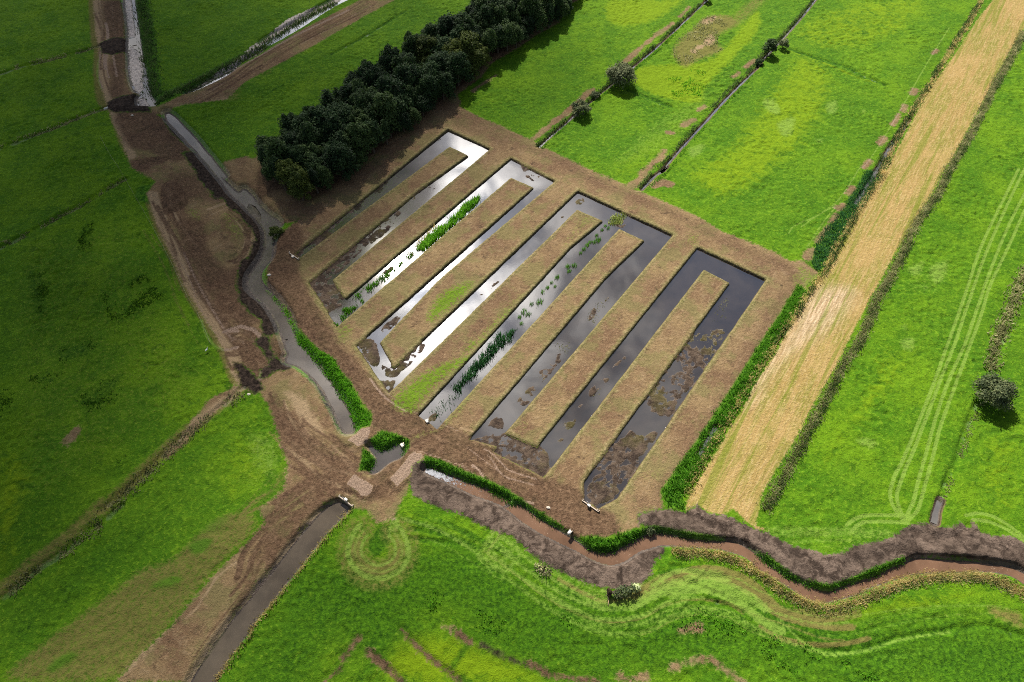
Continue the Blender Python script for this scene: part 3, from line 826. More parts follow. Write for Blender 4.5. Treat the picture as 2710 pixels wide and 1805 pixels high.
HZ[wB] = HZ[wB] * (1 - k_) + bottom * k_
# nibbled turf lip above the cut
HZ[wB] += .10 * np.exp(-((dB + .35) / .3) ** 2)
FB = np.full((NY, NX), -4.0, np.float32)
FB[wB] = dB

# ------------------------------------------------------------------ other water: outline of the surface at its own level
WATERS = []


def cut(s, level, bank_w, depth=.5, smooth=4, rough=.35, closed=True):
    p = G(s, level, smooth, True)
    w, d = area(p, bank_w + 3)
    d = d + rough * (fbm(XX[w], YY[w], 2.2, 3, 70) - .5)
    prof = np.where(d < 0, level * ss(d, -bank_w, 0), level - depth * ss(d, 0, 1.5))
    k = ss(d, -bank_w, -bank_w * .55)
    HZ[w] = HZ[w] * (1 - k) + (np.minimum(HZ[w], prof)) * k
    FB[w] = np.maximum(FB[w], d + bank_w * .2)
    T['canal'][w] = np.maximum(T['canal'][w], ss(d, -bank_w - .5, -bank_w))
    return p


def grow(p, m):
    """pad an outline outwards by m"""
    a = 0.5 * np.sum(p[:, 0] * np.roll(p[:, 1], -1) - np.roll(p[:, 0], -1) * p[:, 1])
    e = np.roll(p, -1, 0) - p
    n = np.stack([e[:, 1], -e[:, 0]], 1) * (1 if a > 0 else -1)
    n /= np.maximum(np.linalg.norm(n, axis=1, keepdims=True), 1e-6)
    v = n + np.roll(n, 1, 0)
    v /= np.maximum(np.linalg.norm(v, axis=1, keepdims=True), .6)
    return p + v * m


C_UPPER = "A1090,-60 A1115,150 A1135,350 A1130,480 A1142,680 A1185,810 A1250,830 A1215,880 A1220,940 A1320,945 A1385,945 A1390,925 A1335,830 A1295,660 A1255,450 A1225,230 A1190,0 A1180,-60"
C_OBL = "A1650,818 A1980,645 A2335,455 B140,375 B400,225 B620,95 B840,-30 B1000,-30 B800,60 B400,310 B160,440 B0,540 A1980,690 A1700,825"
C_LEFT = ("A1470,1010 A1480,1060 A1560,1150 A1690,1290 A1800,1410 A1930,1565 E2040,240 E2200,390 E2300,480 F30,330 F110,470 F170,560 F185,650 F170,760 F110,870 F40,970 F25,1060 "
          "F60,1120 F180,1220 F280,1370 F340,1540 J340,60 J360,130 J385,190 J365,260 J470,300 J600,400 J680,500 J760,640 J860,850 J900,885 J960,860 J910,720 J850,600 J740,430 "
          "J580,220 J500,120 J430,10 F400,1370 F330,1250 F250,1150 F165,1060 F130,1000 F145,920 F220,820 F240,700 F270,600 F300,505 F160,400 F0,215 E2100,240 E1950,100 A2000,1568 A1900,1440 A1700,1200 A1520,1020")
C_POND = "J1090,1010 J1150,1020 J1210,1045 J1300,1010 J1380,975 J1405,1040 J1370,1100 J1270,1150 J1180,1230 J1110,1245 J1105,1200 J1155,1120 J1120,1060"
C_STREAM = ("J1600,1190 J1700,1220 J1800,1262 J2000,1335 J2335,1485 K100,1538 O240,22 O400,132 O560,232 O700,312 O790,372 O830,410 O900,437 O980,442 O1080,432 O1200,372 O1300,312 O1420,268 O1600,292 "
            "O1800,337 O2000,342 O2180,372 O2311,452 Q150,582 Q350,692 Q550,772 Q640,782 Q800,732 Q1050,642 Q1300,532 Q1420,492 Q1700,512 Q2000,532 Q2200,562 Q2344,622 S2780,1560 S2780,1590 "
            "Q2344,720 Q2230,645 Q2050,608 Q1800,602 Q1500,612 Q1300,642 Q1000,742 Q850,810 Q640,868 Q480,848 Q330,768 Q200,678 Q0,568 O2311,540 O2200,470 O2000,412 O1800,392 O1600,382 "
            "O1450,382 O1300,432 O1150,522 O1040,550 O900,508 O700,408 O500,308 O280,178 O90,28 J2000,1430 J1800,1335 J1650,1275 J1575,1235")
C_LOWER = "N835,5 N740,35 N610,150 N490,295 N340,485 N210,655 N0,905 M2000,1080 M1850,1300 M1650,1640 M1830,1640 M1990,1370 M2195,1105 N30,1100 N120,990 N280,800 N400,650 N560,450 N700,270 N800,165 N905,55"
p_up = cut(C_UPPER, -1.0, 1.3, .25)
p_ob = cut(C_OBL, -1.0, 1.2, .25)
p_lf = cut(C_LEFT, -1.3, 2.2, .6, 3)
p_pd = cut(C_POND, -1.0, 1.0, .6)
p_st = cut(C_STREAM, -1.1, 1.0, .6, 3)
p_lo = cut(C_LOWER, -1.1, 1.3, .5)
DITCHES = [("C425,1290 C520,1200 C640,1100 C700,1045 C880,890 C1000,790 C1130,690 C1260,580 C1430,440 C1560,320 C1700,190 C1900,0 C1960,-50", 1.15, -.5),
           ("G1330,200 G1440,85 G1560,0 C1510,1500 C1690,1290 C1900,1060 C2100,840 C2335,610 D60,520 D130,450 D250,320 D400,150 D520,0 D560,-50", 1.25, -.5),
           ("D1345,1040 D1250,1190 D1170,1310 D1090,1450 H880,320", 1.7, -.6),
           ("Q1620,-20 Q1590,60 Q1570,170", 2.0, -.6),
           ("K1990,830 K1900,970 K1830,1080", 1.6, -.5)]
DL = []
for s_, w_, lv in DITCHES:
    p_ = G(s_, 0, 5)
    ww, dd = line(p_, 4)
    d_ = w_ / 2 - dd + .35 * (fbm(XX[ww], YY[ww], 1.8, 2, 80) - .5)
    prof = lv * 1.35 * ss(d_, -.35, .75)
    HZ[ww] = np.minimum(HZ[ww], HZ[ww] * (1 - ss(d_, -.35, .2)) + (prof + .25 * (fbm(XX[ww], YY[ww], 3.2, 3, 81) - .35) * ss(d_, 0, .6)) * ss(d_, -.35, .2))
    FB[ww] = np.maximum(FB[ww], d_ + .1)
    DL.append(p_)


for s_ in PALE:      # bars of mud standing just clear of the water
    w_, d_ = area(G(s_, -.95), 3)
    HZ[w_] = np.where(d_ > -.3, np.maximum(HZ[w_], -1.0 + .05 * ss(d_, -.3, .5) + .16 * (fbm(XX[w_], YY[w_], 1.1, 3, 85) - .47)), HZ[w_])


def height(x, y):
    """terrain height at points (nearest grid node is enough for planting)"""
    i = np.clip(np.searchsorted(AX, x), 1, NX - 1)
    j = np.clip(np.searchsorted(AY, y), 1, NY - 1)
    u = (np.asarray(x) - AX[i - 1]) / (AX[i] - AX[i - 1])
    v = (np.asarray(y) - AY[j - 1]) / (AY[j] - AY[j - 1])
    return (HZ[j - 1, i - 1] * (1 - u) + HZ[j - 1, i] * u) * (1 - v) + (HZ[j, i - 1] * (1 - u) + HZ[j, i] * u) * v
# ------------------------------------------------------------------ ground sheet
def new_mat(name):
    m = bpy.data.materials.new(name)
    m.use_nodes = True
    return m, Net(m.node_tree)


def bsdf(n, col, rough=.9, spec=.2, normal=None, trans=None):
    p = n.n('ShaderNodeBsdfPrincipled')
    n.put(p.inputs['Base Color'], col)
    n.put(p.inputs['Roughness'], rough)
    n.put(p.inputs['Specular IOR Level'], spec)
    if normal is not None:
        n.put(p.inputs['Normal'], normal)
    if trans is None:
        return p.outputs[0]
    t = n.n('ShaderNodeBsdfTranslucent')
    n.put(t.inputs[0], trans)
    mx = n.n('ShaderNodeMixShader')
    mx.inputs[0].default_value = .4
    n.t.links.new(p.outputs[0], mx.inputs[1])
    n.t.links.new(t.outputs[0], mx.inputs[2])
    return mx.outputs[0]


STRIP = ground(px("L0,1200 D2085,0"))
STRIP_ANG = math.atan2(STRIP[1, 1] - STRIP[0, 1], STRIP[1, 0] - STRIP[0, 0])


def ground_material():
    m, n = new_mat("ground")
    P = n.pos()
    nL = n.noise(P, .018, 3, .5)
    nM = n.noise(P, .085, 5, .62)
    nS = n.noise(P, .45, 6, .70, .8)
    nT = n.noise(P, 1.5, 4, .72, .3)
    nF = n.noise(P, 4.2, 2, .7)
    along = n.mapping(P, rot=(0, 0, -STRIP_ANG))
    long_ = n.noise(n.mapping(along, scale=(.045, .62, 1)), 1.0, 5, .68, .3)
    long2 = n.noise(n.mapping(along, scale=(.22, 2.4, 1)), 1.0, 4, .7)
    sep_ = n.n('ShaderNodeSeparateXYZ')
    n.put(sep_.inputs[0], P)
    zz = sep_.outputs[2]

    def edge(name, amp=1.2, soft=.25, nz=nT):
        f = n.attr(name)
        f = n.math('ADD', f, n.math('MULTIPLY', n.math('SUBTRACT', nz, .5), amp * 1.8))
        return n.step(f, -soft, soft)

    def brk(name, amp=1.6, nz=None, lo=.30, hi=.85):
        """tint broken up by the tufts"""
        f = n.math('ADD', n.attr(name), n.math('MULTIPLY', n.math('SUBTRACT', nz or nS, .5), n.math('MULTIPLY', n.math('MINIMUM', n.attr(name), .6), amp * 1.7)))
        return n.step(f, lo, hi)

    def over(c, f, k, col):
        return n.mix(n.math('MULTIPLY', f, k), c, col)

    # turf
    c = n.mix(n.step(nM, .36, .64), (.040, .108, .0026), (.075, .152, .0032))
    c = over(c, n.step(nL, .44, .60), .55, (.036, .100, .0032))
    c = over(c, n.step(nS, .52, .64), .6, (.088, .176, .006))
    c = over(c, n.step(nS, .47, .36), .75, (.028, .076, .0022))
    c = over(c, n.step(nT, .53, .66), .6, (.135, .225, .012))
    c = over(c, n.step(nT, .46, .33), .6, (.022, .066, .0022))
    c = over(c, n.step(nF, .45, .30), .55, (.022, .068, .003))
    c = over(c, brk('yellow'), .72, n.mix(nT, (.085, .145, .0022), (.165, .235, .004)))
    c = over(c, brk('deep'), .8, n.mix(n.step(nT, .35, .65), (.008, .036, .0015), (.040, .115, .003)))
    c = over(c, brk('dry', 1.4, nT), .85, n.mix(nS, (.085, .070, .020), (.145, .122, .038)))
    c = over(c, brk('moss', 2.0, nT, .2, .9), .8, n.mix(nT, (.018, .068, .003), (.06, .15, .006)))
    c = over(c, brk('pale', 1.7, nT, .25, .8), .75, n.mix(nF, (.090, .165, .020), (.160, .235, .040)))
    # stubble
    sc = n.mix(n.step(long_, .40, .60), (.230, .160, .055), (.155, .146, .030))
    sc = over(sc, n.step(long2, .50, .62), .7, (.30, .222, .100))
    sc = over(sc, n.step(long2, .46, .36), .6, (.15, .105, .036))
    sc = over(sc, n.step(nM, .48, .62), .5, (.29, .195, .080))
    sc = over(sc, n.step(nT, .52, .66), .6, (.355, .27, .13))
    sc = over(sc, n.step(nF, .46, .32), .5, (.15, .095, .030))
    sc = over(sc, n.attr('track'), .9, n.mix(n.step(long2, .40, .62), (.27, .185, .115), (.44, .335, .235)))
    sc = over(sc, n.step(n.noise(n.mapping(along, scale=(.02, .5, 1)), 1.0, 3, .6), .55, .63), .6, n.mix(nT, (.055, .085, .006), (.15, .175, .015)))
    c = n.mix(edge('stubble', 1.0), c, sc)
    # bare worked soil, with mown stalks in it
    so = n.mix(n.step(nM, .38, .62), (.112, .068, .038), (.162, .112, .056))
    so = over(so, n.step(nS, .48, .36), .55, (.080, .050, .029))
    so = over(so, n.step(nS, .54, .66), .45, (.20, .145, .085))
    so = over(so, n.step(nT, .53, .68), .45, (.26, .185, .108))
    so = over(so, n.step(nT, .45, .32), .45, (.066, .039, .022))
    so = over(so, n.step(nF, .56, .74), .4, (.32, .235, .14))
    so = over(so, n.step(nF, .43, .28), .4, (.066, .043, .025))
    so = over(so, n.step(long2, .56, .68), .35, (.25, .165, .09))
    so = over(so, n.step(nS, .385, .30), .8, (.034, .023, .015))
    so = over(so, n.step(n.noise(P, .13, 5, .68), .48, .60), .6, n.mix(nT, (.080, .076, .027), (.155, .138, .055)))
    fringe = n.math('ADD', n.attr('basin'), n.math('MULTIPLY', n.math('SUBTRACT', nS, .5), 2.6))
    so = over(so, n.step(fringe, -1.3, -.2), .6, n.mix(n.step(nT, .4, .62), (.085, .088, .026), (.205, .175, .082)))
    so = over(so, brk('dry', 1.4, nS, .25, .8), .85, n.mix(nT, (.165, .115, .066), (.31, .225, .135)))
    tr = n.mix(n.step(nT, .36, .64), (.040, .022, .013), (.098, .058, .035))
    tr = over(tr, n.step(nS, .48, .36), .7, (.026, .015, .010))
    tr = over(tr, n.step(nS, .54, .66), .6, (.150, .095, .058))
    tr = over(tr, n.step(nF, .55, .72), .6, (.18, .115, .07))
    so = over(so, brk('track', 1.2, nS, .2, .8), .85, tr)
    so = over(so, brk('pale', 1.0, nT, .4, .7), .9, n.mix(n.step(nF, .35, .65), (.14, .096, .070), (.25, .18, .135)))
    so = over(so, brk('moss', 2.6, nT, .2, 1.0), .95, n.mix(nT, (.022, .066, .003), (.13, .21, .010)))
    c = n.mix(edge('soil', 1.5, .45), c, so)
    # dug-out spoil, clods
    sp = n.mix(n.step(nS, .40, .60), (.036, .025, .019), (.105, .077, .060))
    sp = over(sp, n.step(nT, .54, .66), .55, (.165, .125, .098))
    sp = over(sp, n.step(nT, .44, .32), .6, (.026, .018, .014))
    sp = over(sp, n.step(nM, .50, .38), .5, (.040, .029, .022))
    sp = over(sp, n.step(nS, .46, .34), .85, (.024, .017, .013))
    c = n.mix(edge('spoil', 1.6, .3), c, sp)
    # tall green rims
    lu = n.mix(n.step(nT, .35, .65), (.014, .060, .004), (.06, .15, .008))
    c = n.mix(edge('lush', 1.0, .4), c, lu)
    pe = n.mix(n.step(nT, .38, .66), (.012, .008, .006), (.046, .032, .024))
    c = n.mix(edge('peat', 1.4, .5, nS), c, pe)
    pmk = edge('mud_glare', 1.2, .25)
    pm = n.mix(n.step(n.noise(P, 1.1, 4, .7), .36, .56), (.13, .10, .085), (.36, .30, .26))  # wet mud, with the sky glare on it put into this pale colour
    c = n.mix(pmk, c, pm)
    # cut banks and silty bottoms
    bk = n.attr('basin')
    bank_c = n.mix(n.step(nT, .42, .62), n.mix(nF, (.070, .046, .026), (.150, .105, .058)), (.075, .090, .018))
    bank_c = n.mix(n.attr('canal'), bank_c, n.mix(n.step(nT, .4, .65), (.016, .011, .008), (.050, .036, .024)))
    bw = n.math('MULTIPLY', n.step(bk, .02, .14), n.math('SUBTRACT', 1.0, pmk))
    c = n.mix(bw, c, bank_c)
    canal = n.attr('canal')
    deep_ = n.math('ADD', n.math('MULTIPLY', n.step(zz, -.24, -.36), n.math('SUBTRACT', 1.0, canal)), n.math('MULTIPLY', n.step(zz, -.92, -1.02), canal))
    deep_ = n.math('MULTIPLY', n.math('MULTIPLY', deep_, n.step(bk, -.05, .05)), n.math('SUBTRACT', 1.0, pmk))
    mud = n.mix(n.step(nS, .40, .60), (.026, .018, .014), (.070, .050, .036))
    mud = over(mud, n.step(nF, .52, .72), .5, (.11, .080, .056))
    mud = over(mud, n.step(nT, .45, .32), .6, (.022, .016, .013))
    mud = over(mud, n.step(nM, .50, .62), .35, (.075, .072, .014))
    c = n.mix(deep_, c, mud)
    wet = n.math('MAXIMUM', n.math('MULTIPLY', n.step(zz, -.42, -.52), .6), n.math('MULTIPLY', pmk, .9))
    bmp = n.n('ShaderNodeBump')
    bmp.inputs['Strength'].default_value = 1.0
    bmp.inputs['Distance'].default_value = .30
    hgt = n.math('ADD', n.math('MULTIPLY', nT, .9), n.math('ADD', n.math('MULTIPLY', nF, .5), n.math('MULTIPLY', nS, .8)))
    n.put(bmp.inputs['Height'], hgt)
    rough = n.math('SUBTRACT', .95, n.math('MULTIPLY', wet, .62))
    spec = n.math('ADD', .10, n.math('MULTIPLY', wet, .5))
    n.out(bsdf(n, c, rough, spec, bmp.outputs[0]))
    return m


V = np.stack([XX.ravel(), YY.ravel(), HZ.ravel()], 1)
idx = np.arange(NX * NY, dtype=np.int32).reshape(NY, NX)
quads = np.stack([idx[:-1, :-1], idx[:-1, 1:], idx[1:, 1:], idx[1:, :-1]], -1).reshape(-1, 4)
g_ob = mesh_from("ground", V, quads, ground_material(), smooth=True)
tag(g_ob, "flat peat meadow land with bare worked soil, cut ditches and mown strips", "ground", kind="structure")
for nm, arr in [*F.items(), *T.items(), ('basin', FB)]:
    a = g_ob.data.attributes.new(nm, 'FLOAT', 'POINT')
    a.data.foreach_set('value', np.ascontiguousarray(arr, np.float32).ravel())


# ------------------------------------------------------------------ water
def water_material(name, mud, turbid, tint_=(.5, .42, .32), gloss=1.0, speck=None, rip=.02, base=0.0, rough=.03):
    m, n = new_mat(name)
    P = n.pos()
    tr = n.n('ShaderNodeBsdfTransparent')
    n.put(tr.inputs[0], tint_)
    df = n.n('ShaderNodeBsdfDiffuse')
    big = n.noise(P, .22, 3, .55)
    mc = n.mix(n.step(big, .3, .7), tuple(.8 * v for v in mud), tuple(min(1, 1.15 * v) for v in mud))
    if speck:
        sn = n.noise(P, 3.2, 4, .75)
        pn = n.noise(P, .25, 2, .5)
        mc = n.mix(n.math('MULTIPLY', n.step(sn, .63, .68), n.step(pn, .40, .62)), mc, speck)
    n.put(df.inputs[0], mc)
    m1 = n.n('ShaderNodeMixShader')
    n.put(m1.inputs[0], n.math('ADD', turbid, n.math('MULTIPLY', n.math('SUBTRACT', big, .5), .35), clamp=True))
    n.t.links.new(tr.outputs[0], m1.inputs[1])
    n.t.links.new(df.outputs[0], m1.inputs[2])
    gl = n.n('ShaderNodeBsdfGlossy')
    gl.inputs['Roughness'].default_value = rough
    bp = n.n('ShaderNodeBump')
    bp.inputs['Strength'].default_value = rip
    bp.inputs['Distance'].default_value = .1
    n.put(bp.inputs['Height'], n.noise(P, 2.2, 2, .5))
    n.put(gl.inputs['Normal'], bp.outputs[0])
    fr = n.n('ShaderNodeFresnel')
    fr.inputs[0].default_value = 1.33
    m2 = n.n('ShaderNodeMixShader')
    n.put(m2.inputs[0], n.math('ADD', n.math('MULTIPLY', fr.outputs[0], gloss), base, clamp=True))
    n.t.links.new(m1.outputs[0], m2.inputs[1])
    n.t.links.new(gl.outputs[0], m2.inputs[2])
    n.out(m2.outputs[0])
    return m


def water_sheet(name, p, level, mat, label, pad):
    q = grow(p, pad) if pad else p
    tris = tessellate([[Vector((x, y, 0)) for x, y in q]])
    o = mesh_from(name, np.column_stack([q, np.full(len(q), level)]), [(t if np.cross(q[t[1]] - q[t[0]], q[t[2]] - q[t[0]]) > 0 else t[::-1]) for t in tris], mat)
    return tag(o, label, "water", kind="structure")


from mathutils.geometry import tessellate_polygon as tessellate
W_BASIN = water_material("basin_water", (.066, .050, .036), .22, (.62, .54, .44), 8.0, rip=.008)
W_CANAL = water_material("canal_water", (.080, .066, .052), .85, gloss=3.0)
W_GREY = water_material("ditch_water", (.10, .09, .08), .75, gloss=9.0)
W_STREAM = water_material("stream_water", (.105, .060, .037), .98, gloss=1.2, speck=(.42, .33, .24))
W_LOWER = water_material("lower_canal_water", (.074, .058, .040), .82, gloss=2.0)
W_POND = water_material("pond_water", (.052, .046, .042), .9, gloss=2.5)
water_sheet("basin_water", pb, LEVEL, W_BASIN, "shallow winding basin of still water mirroring the clouds", 0)
water_sheet("canal_water", p_up, -1.0, W_CANAL, "narrow grey canal running to the top left edge", .9)
water_sheet("canal_water", p_ob, -1.0, W_GREY, "straight pale ditch between dark grass and bare soil at the top", .8)
water_sheet("canal_water", p_lf, -1.3, W_CANAL, "winding grey brown canal beside the bare worked strip", .9)
water_sheet("pond_water", p_pd, -1.0, W_POND, "small dark pond between the three earth dams", .5)
water_sheet("stream_water", p_st, -1.1, W_STREAM, "muddy brown stream meandering along the churned spoil", .5)
water_sheet("canal_water", p_lo, -1.1, W_LOWER, "straight brown canal running to the bottom left edge", .8)
DLAB = ["thin pale water in the first field ditch above the basins", "thin pale water in the second field ditch above the basins", "short water strip left of the straw strip",
        "short stub of water at the foot of the right furrow", "small glint of water among the reeds beside the basins"]
for (s_, w_, lv), p_ in zip(DITCHES, DL):
    t_ = np.gradient(p_, axis=0)
    t_ /= np.maximum(np.linalg.norm(t_, axis=1, keepdims=True), 1e-6)
    nr = np.stack([-t_[:, 1], t_[:, 0]], 1) * (w_ / 2 + .25)
    k = len(p_)
    Vd = np.vstack([np.column_stack([p_ + nr, np.full(k, lv)]), np.column_stack([p_ - nr, np.full(k, lv)])])
    o = mesh_from("ditch_water", Vd, [(i, i + k, i + k + 1, i + 1) for i in range(k - 1)], W_GREY)
    assert o.data.polygons[0].normal.z > 0
    tag(o, DLAB.pop(0), "water", kind="structure")

# white water where the dam spills into the stream
foam_m, n = new_mat("foam")
fp = n.pos()
fcut = n.step(n.math('ADD', n.noise(fp, 2.6, 4, .7), n.math('MULTIPLY', n.math('SUBTRACT', n.attr('fade'), .5), .42)), .47, .66)
ftr = n.n('ShaderNodeBsdfTransparent')
fdf = bsdf(n, n.mix(n.noise(fp, 3.0, 2, .5), (.10, .105, .125), (.30, .31, .34)), .6, .3)
fm = n.n('ShaderNodeMixShader')
n.put(fm.inputs[0], fcut)
n.t.links.new(ftr.outputs[0], fm.inputs[1])
n.t.links.new(fdf, fm.inputs[2])
n.out(fm.outputs[0])
fa = G("J1600,1195 J1700,1225 J1800,1265 J1900,1305 J2000,1340 J2150,1405 J2335,1490 K150,1568", -1.08, 4)
fb_ = G("J1580,1235 J1650,1272 J1750,1312 J1840,1350 J1950,1400 J2100,1480 J2260,1568 O60,20", -1.08, 4)
k = min(len(fa), len(fb_))
NF = 9
Vf, fade = [], []
for i in range(k):
    for j in range(NF):
        q = fa[i] * (1 - j / (NF - 1)) + fb_[i] * (j / (NF - 1))
        s = i / (k - 1)
        e = min(j, NF - 1 - j) / 2.0
        Vf.append((q[0], q[1], -1.085 + .16 * (1 - s) ** 2 * vn(np.array([q[0]]), np.array([q[1]]), .7, 3)[0]))
        fade.append((1 - s) ** 1.4 * 1.15 * min(1, .45 + e))
o = mesh_from("foam", np.array(Vf), [(i * NF + j, i * NF + j + 1, (i + 1) * NF + j + 1, (i + 1) * NF + j) for i in range(k - 1) for j in range(NF - 1)], foam_m, smooth=True)
a = o.data.attributes.new('fade', 'FLOAT', 'POINT')
a.data.foreach_set('value', np.array(fade, np.float32))
tag(o, "white foaming water spilling below the long earth dam", "foam", kind="stuff")
# ------------------------------------------------------------------ plant materials
def leaf_mat(name, cols, trans=.45, scale=.35, vary=.25, rough=.7, gain=1.9):
    """cols: dark, mid, light leaf colours; every plant and every blade differs a little"""
    m, n = new_mat(name)
    sh = n.attr('tone')
    oi = n.n('ShaderNodeObjectInfo').outputs['Random']
    nz = n.noise(n.pos(), scale, 3, .6)
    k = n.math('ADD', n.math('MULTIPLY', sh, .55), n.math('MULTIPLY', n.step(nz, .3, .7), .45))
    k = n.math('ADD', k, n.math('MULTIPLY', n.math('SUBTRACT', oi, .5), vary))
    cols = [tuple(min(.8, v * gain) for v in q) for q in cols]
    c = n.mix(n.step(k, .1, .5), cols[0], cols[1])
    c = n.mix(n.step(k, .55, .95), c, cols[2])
    n.out(bsdf(n, c, rough, .25, None, c))
    return m


M_REED = leaf_mat("reed_green", ((.018, .062, .004), (.042, .125, .007), (.085, .19, .016)))
M_BRIGHT = leaf_mat("sedge_green", ((.03, .10, .004), (.06, .18, .008), (.11, .24, .02)))
M_DARKREED = leaf_mat("rush_dark", ((.008, .030, .010), (.018, .065, .018), (.045, .11, .035)))
M_TAN = leaf_mat("dry_reed", ((.075, .080, .024), (.26, .21, .085), (.40, .31, .14)))
M_OLIVE = leaf_mat("rough_grass", ((.045, .055, .022), (.14, .14, .06), (.31, .29, .155)))
M_TURF = leaf_mat("turf", ((.020, .070, .003), (.05, .135, .005), (.10, .20, .012)), .4, .5)
M_DITCH = leaf_mat("ditch_growth", ((.016, .038, .009), (.042, .072, .018), (.10, .13, .042)))
M_BARK, n = new_mat("bark")
n.out(bsdf(n, n.mix(n.noise(n.pos(), 3.0, 4, .7), (.03, .024, .018), (.10, .082, .06)), .9, .1))


def set_tone(o, v):
    a = o.data.attributes.new('tone', 'FLOAT', 'POINT')
    a.data.foreach_set('value', np.asarray(v, np.float32))


def blades(name, xy, h, w, mat, label, cat, kind="stuff", group=None, lean=.35, sink=.05, zfix=None, origin=None, bend=None):
    """upright tapering leaves, one four-sided leaf for each point"""
    xy = np.repeat(xy, 2, 0) + RNG.normal(0, .22, (len(xy) * 2, 2)) if kind == 'stuff' else xy
    w = w * .62
    N = len(xy)
    z = np.full(N, zfix) if zfix is not None else height(xy[:, 0], xy[:, 1])
    hh = h * RNG.uniform(.55, 1.25, N)
    yaw = RNG.uniform(0, 2 * np.pi, N)
    sx, sy = np.cos(yaw) * w / 2, np.sin(yaw) * w / 2
    la = RNG.uniform(0, 2 * np.pi, N)
    lm = np.abs(RNG.normal(0, lean, N)) * hh
    lx, ly = np.cos(la) * lm, np.sin(la) * lm
    if bend is not None:
        lx, ly = lx + bend[0] * hh, ly + bend[1] * hh
    b = np.column_stack([xy, z - sink])
    if origin is not None:
        b = b - np.array(origin)
    L, R = b.copy(), b.copy()
    L[:, 0] -= sx; L[:, 1] -= sy
    R[:, 0] += sx; R[:, 1] += sy
    tL, tR = L.copy(), R.copy()
    for q, s in ((tL, .7), (tR, -.7)):
        q[:, 0] += lx + sx * s
        q[:, 1] += ly + sy * s
        q[:, 2] += hh
    V = np.stack([L, R, tR, tL], 1).reshape(-1, 3)
    o = mesh_from(name, V, np.arange(N * 4, dtype=np.int32).reshape(-1, 4), mat)
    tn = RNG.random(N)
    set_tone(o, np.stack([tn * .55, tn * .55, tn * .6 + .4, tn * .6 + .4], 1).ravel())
    return tag(o, label, cat, group, kind)


def inside(p, dens):
    x0, y0 = p.min(0)
    x1, y1 = p.max(0)
    N = int((x1 - x0) * (y1 - y0) * dens)
    q = np.column_stack([RNG.uniform(x0, x1, N), RNG.uniform(y0, y1, N)]).astype(np.float32)
    rag = 1.1 * (fbm(q[:, 0], q[:, 1], 1.9, 3, 44) - .47)
    return q[sdist(p, q[:, 0], q[:, 1]) > RNG.normal(0, .16, N) + rag].astype(float)


def along_line(s, width, dens, smooth=5, gap=0.0, off=0.0, pts=None):
    p = G(s, 0, smooth) if pts is None else pts
    seg = np.diff(p, axis=0)
    L = np.linalg.norm(seg, axis=1)
    N = int(L.sum() * width * dens)
    i = RNG.choice(len(L), N, p=L / L.sum())
    t = RNG.random((N, 1))
    nr = np.stack([-seg[:, 1], seg[:, 0]], 1) / np.maximum(L, 1e-6)[:, None]
    q = p[i] + seg[i] * t + nr[i] * (off + np.clip(RNG.normal(0, .30, N), -.8, .8) * width)[:, None]
    if gap:
        q = q[fbm(q[:, 0], q[:, 1], 4.0, 3, 21) > gap]
    return q


# tall green growth on the banks
RIM = ["tall bright green sedge on the canal bank below the bend", "narrow bright green fringe on the canal bend", "dense green reeds round the north side of the pond",
       "leafy green clump on the west side of the pond", "dark green fringe above the foaming stream", "dark green fringe narrowing along the stream",
       "thick green reed clump on the inner bend of the stream", "low green growth under the churned spoil bank", "green rim on the outer stream bend below the spoil",
       "tall green reeds filling the ditch beside the basins", "dark green sedge in the ditch left of the straw strip", None, None]
MT = [M_BRIGHT, M_BRIGHT, M_REED, M_REED, M_REED, M_REED, M_REED, M_DITCH, M_REED, M_REED, M_DARKREED]
for i, s_ in enumerate(LUSH):
    if RIM[i] is None:
        continue
    q = inside(G(s_), 24 if i not in (9, 10) else 20)
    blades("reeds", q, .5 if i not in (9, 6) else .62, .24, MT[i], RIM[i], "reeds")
blades("reeds", along_line("A1240,0 A1290,250 A1320,500 A1340,700 A1370,850", 4.5, 7), .6, .36, M_DITCH, "dull green reed margin east of the upper canal", "reeds")
blades("reeds", along_line("A1370,905 A1700,740 A2060,550 A2335,400 B160,370 B400,220 B620,90 B800,0", 2.6, 11), .7, .36, M_DITCH, "dark tall growth along the oblique ditch at the top", "reeds")
# dry fringe along the stream and the lower canal
blades("dry_reeds", along_line("O1580,420 O1800,420 O2000,450 O2180,520 O2311,590 Q60,610 Q200,740 Q400,850 Q620,905 Q800,875 Q1000,790 Q1300,680 Q1500,640 Q1800,630 Q2050,650 Q2250,740 Q2344,800 S2790,1610", 2.2, 30),
       .55, .2, M_TAN, "straw coloured reed fringe on the south bank of the stream", "reeds")
blades("rough_grass", along_line("O1620,450 O1800,450 O2000,485 O2200,560 O2311,640 Q60,660 Q250,800 Q420,890 Q640,945 Q820,905 Q1050,810 Q1320,715 Q1500,675 Q1800,665 Q2050,690 Q2250,790", 1.6, 20),
       .4, .22, M_OLIVE, "grey green rough edge behind the dry stream reeds", "grass")
blades("dry_reeds", along_line("N925,60 N805,180 N705,285 N565,465 N410,660 N290,810 N130,1000 N20,1130 M2195,1130 M2010,1360 M1860,1568", 1.3, 14), .6, .28, M_TAN,
       "pale dry grass lip along the lower canal", "grass")
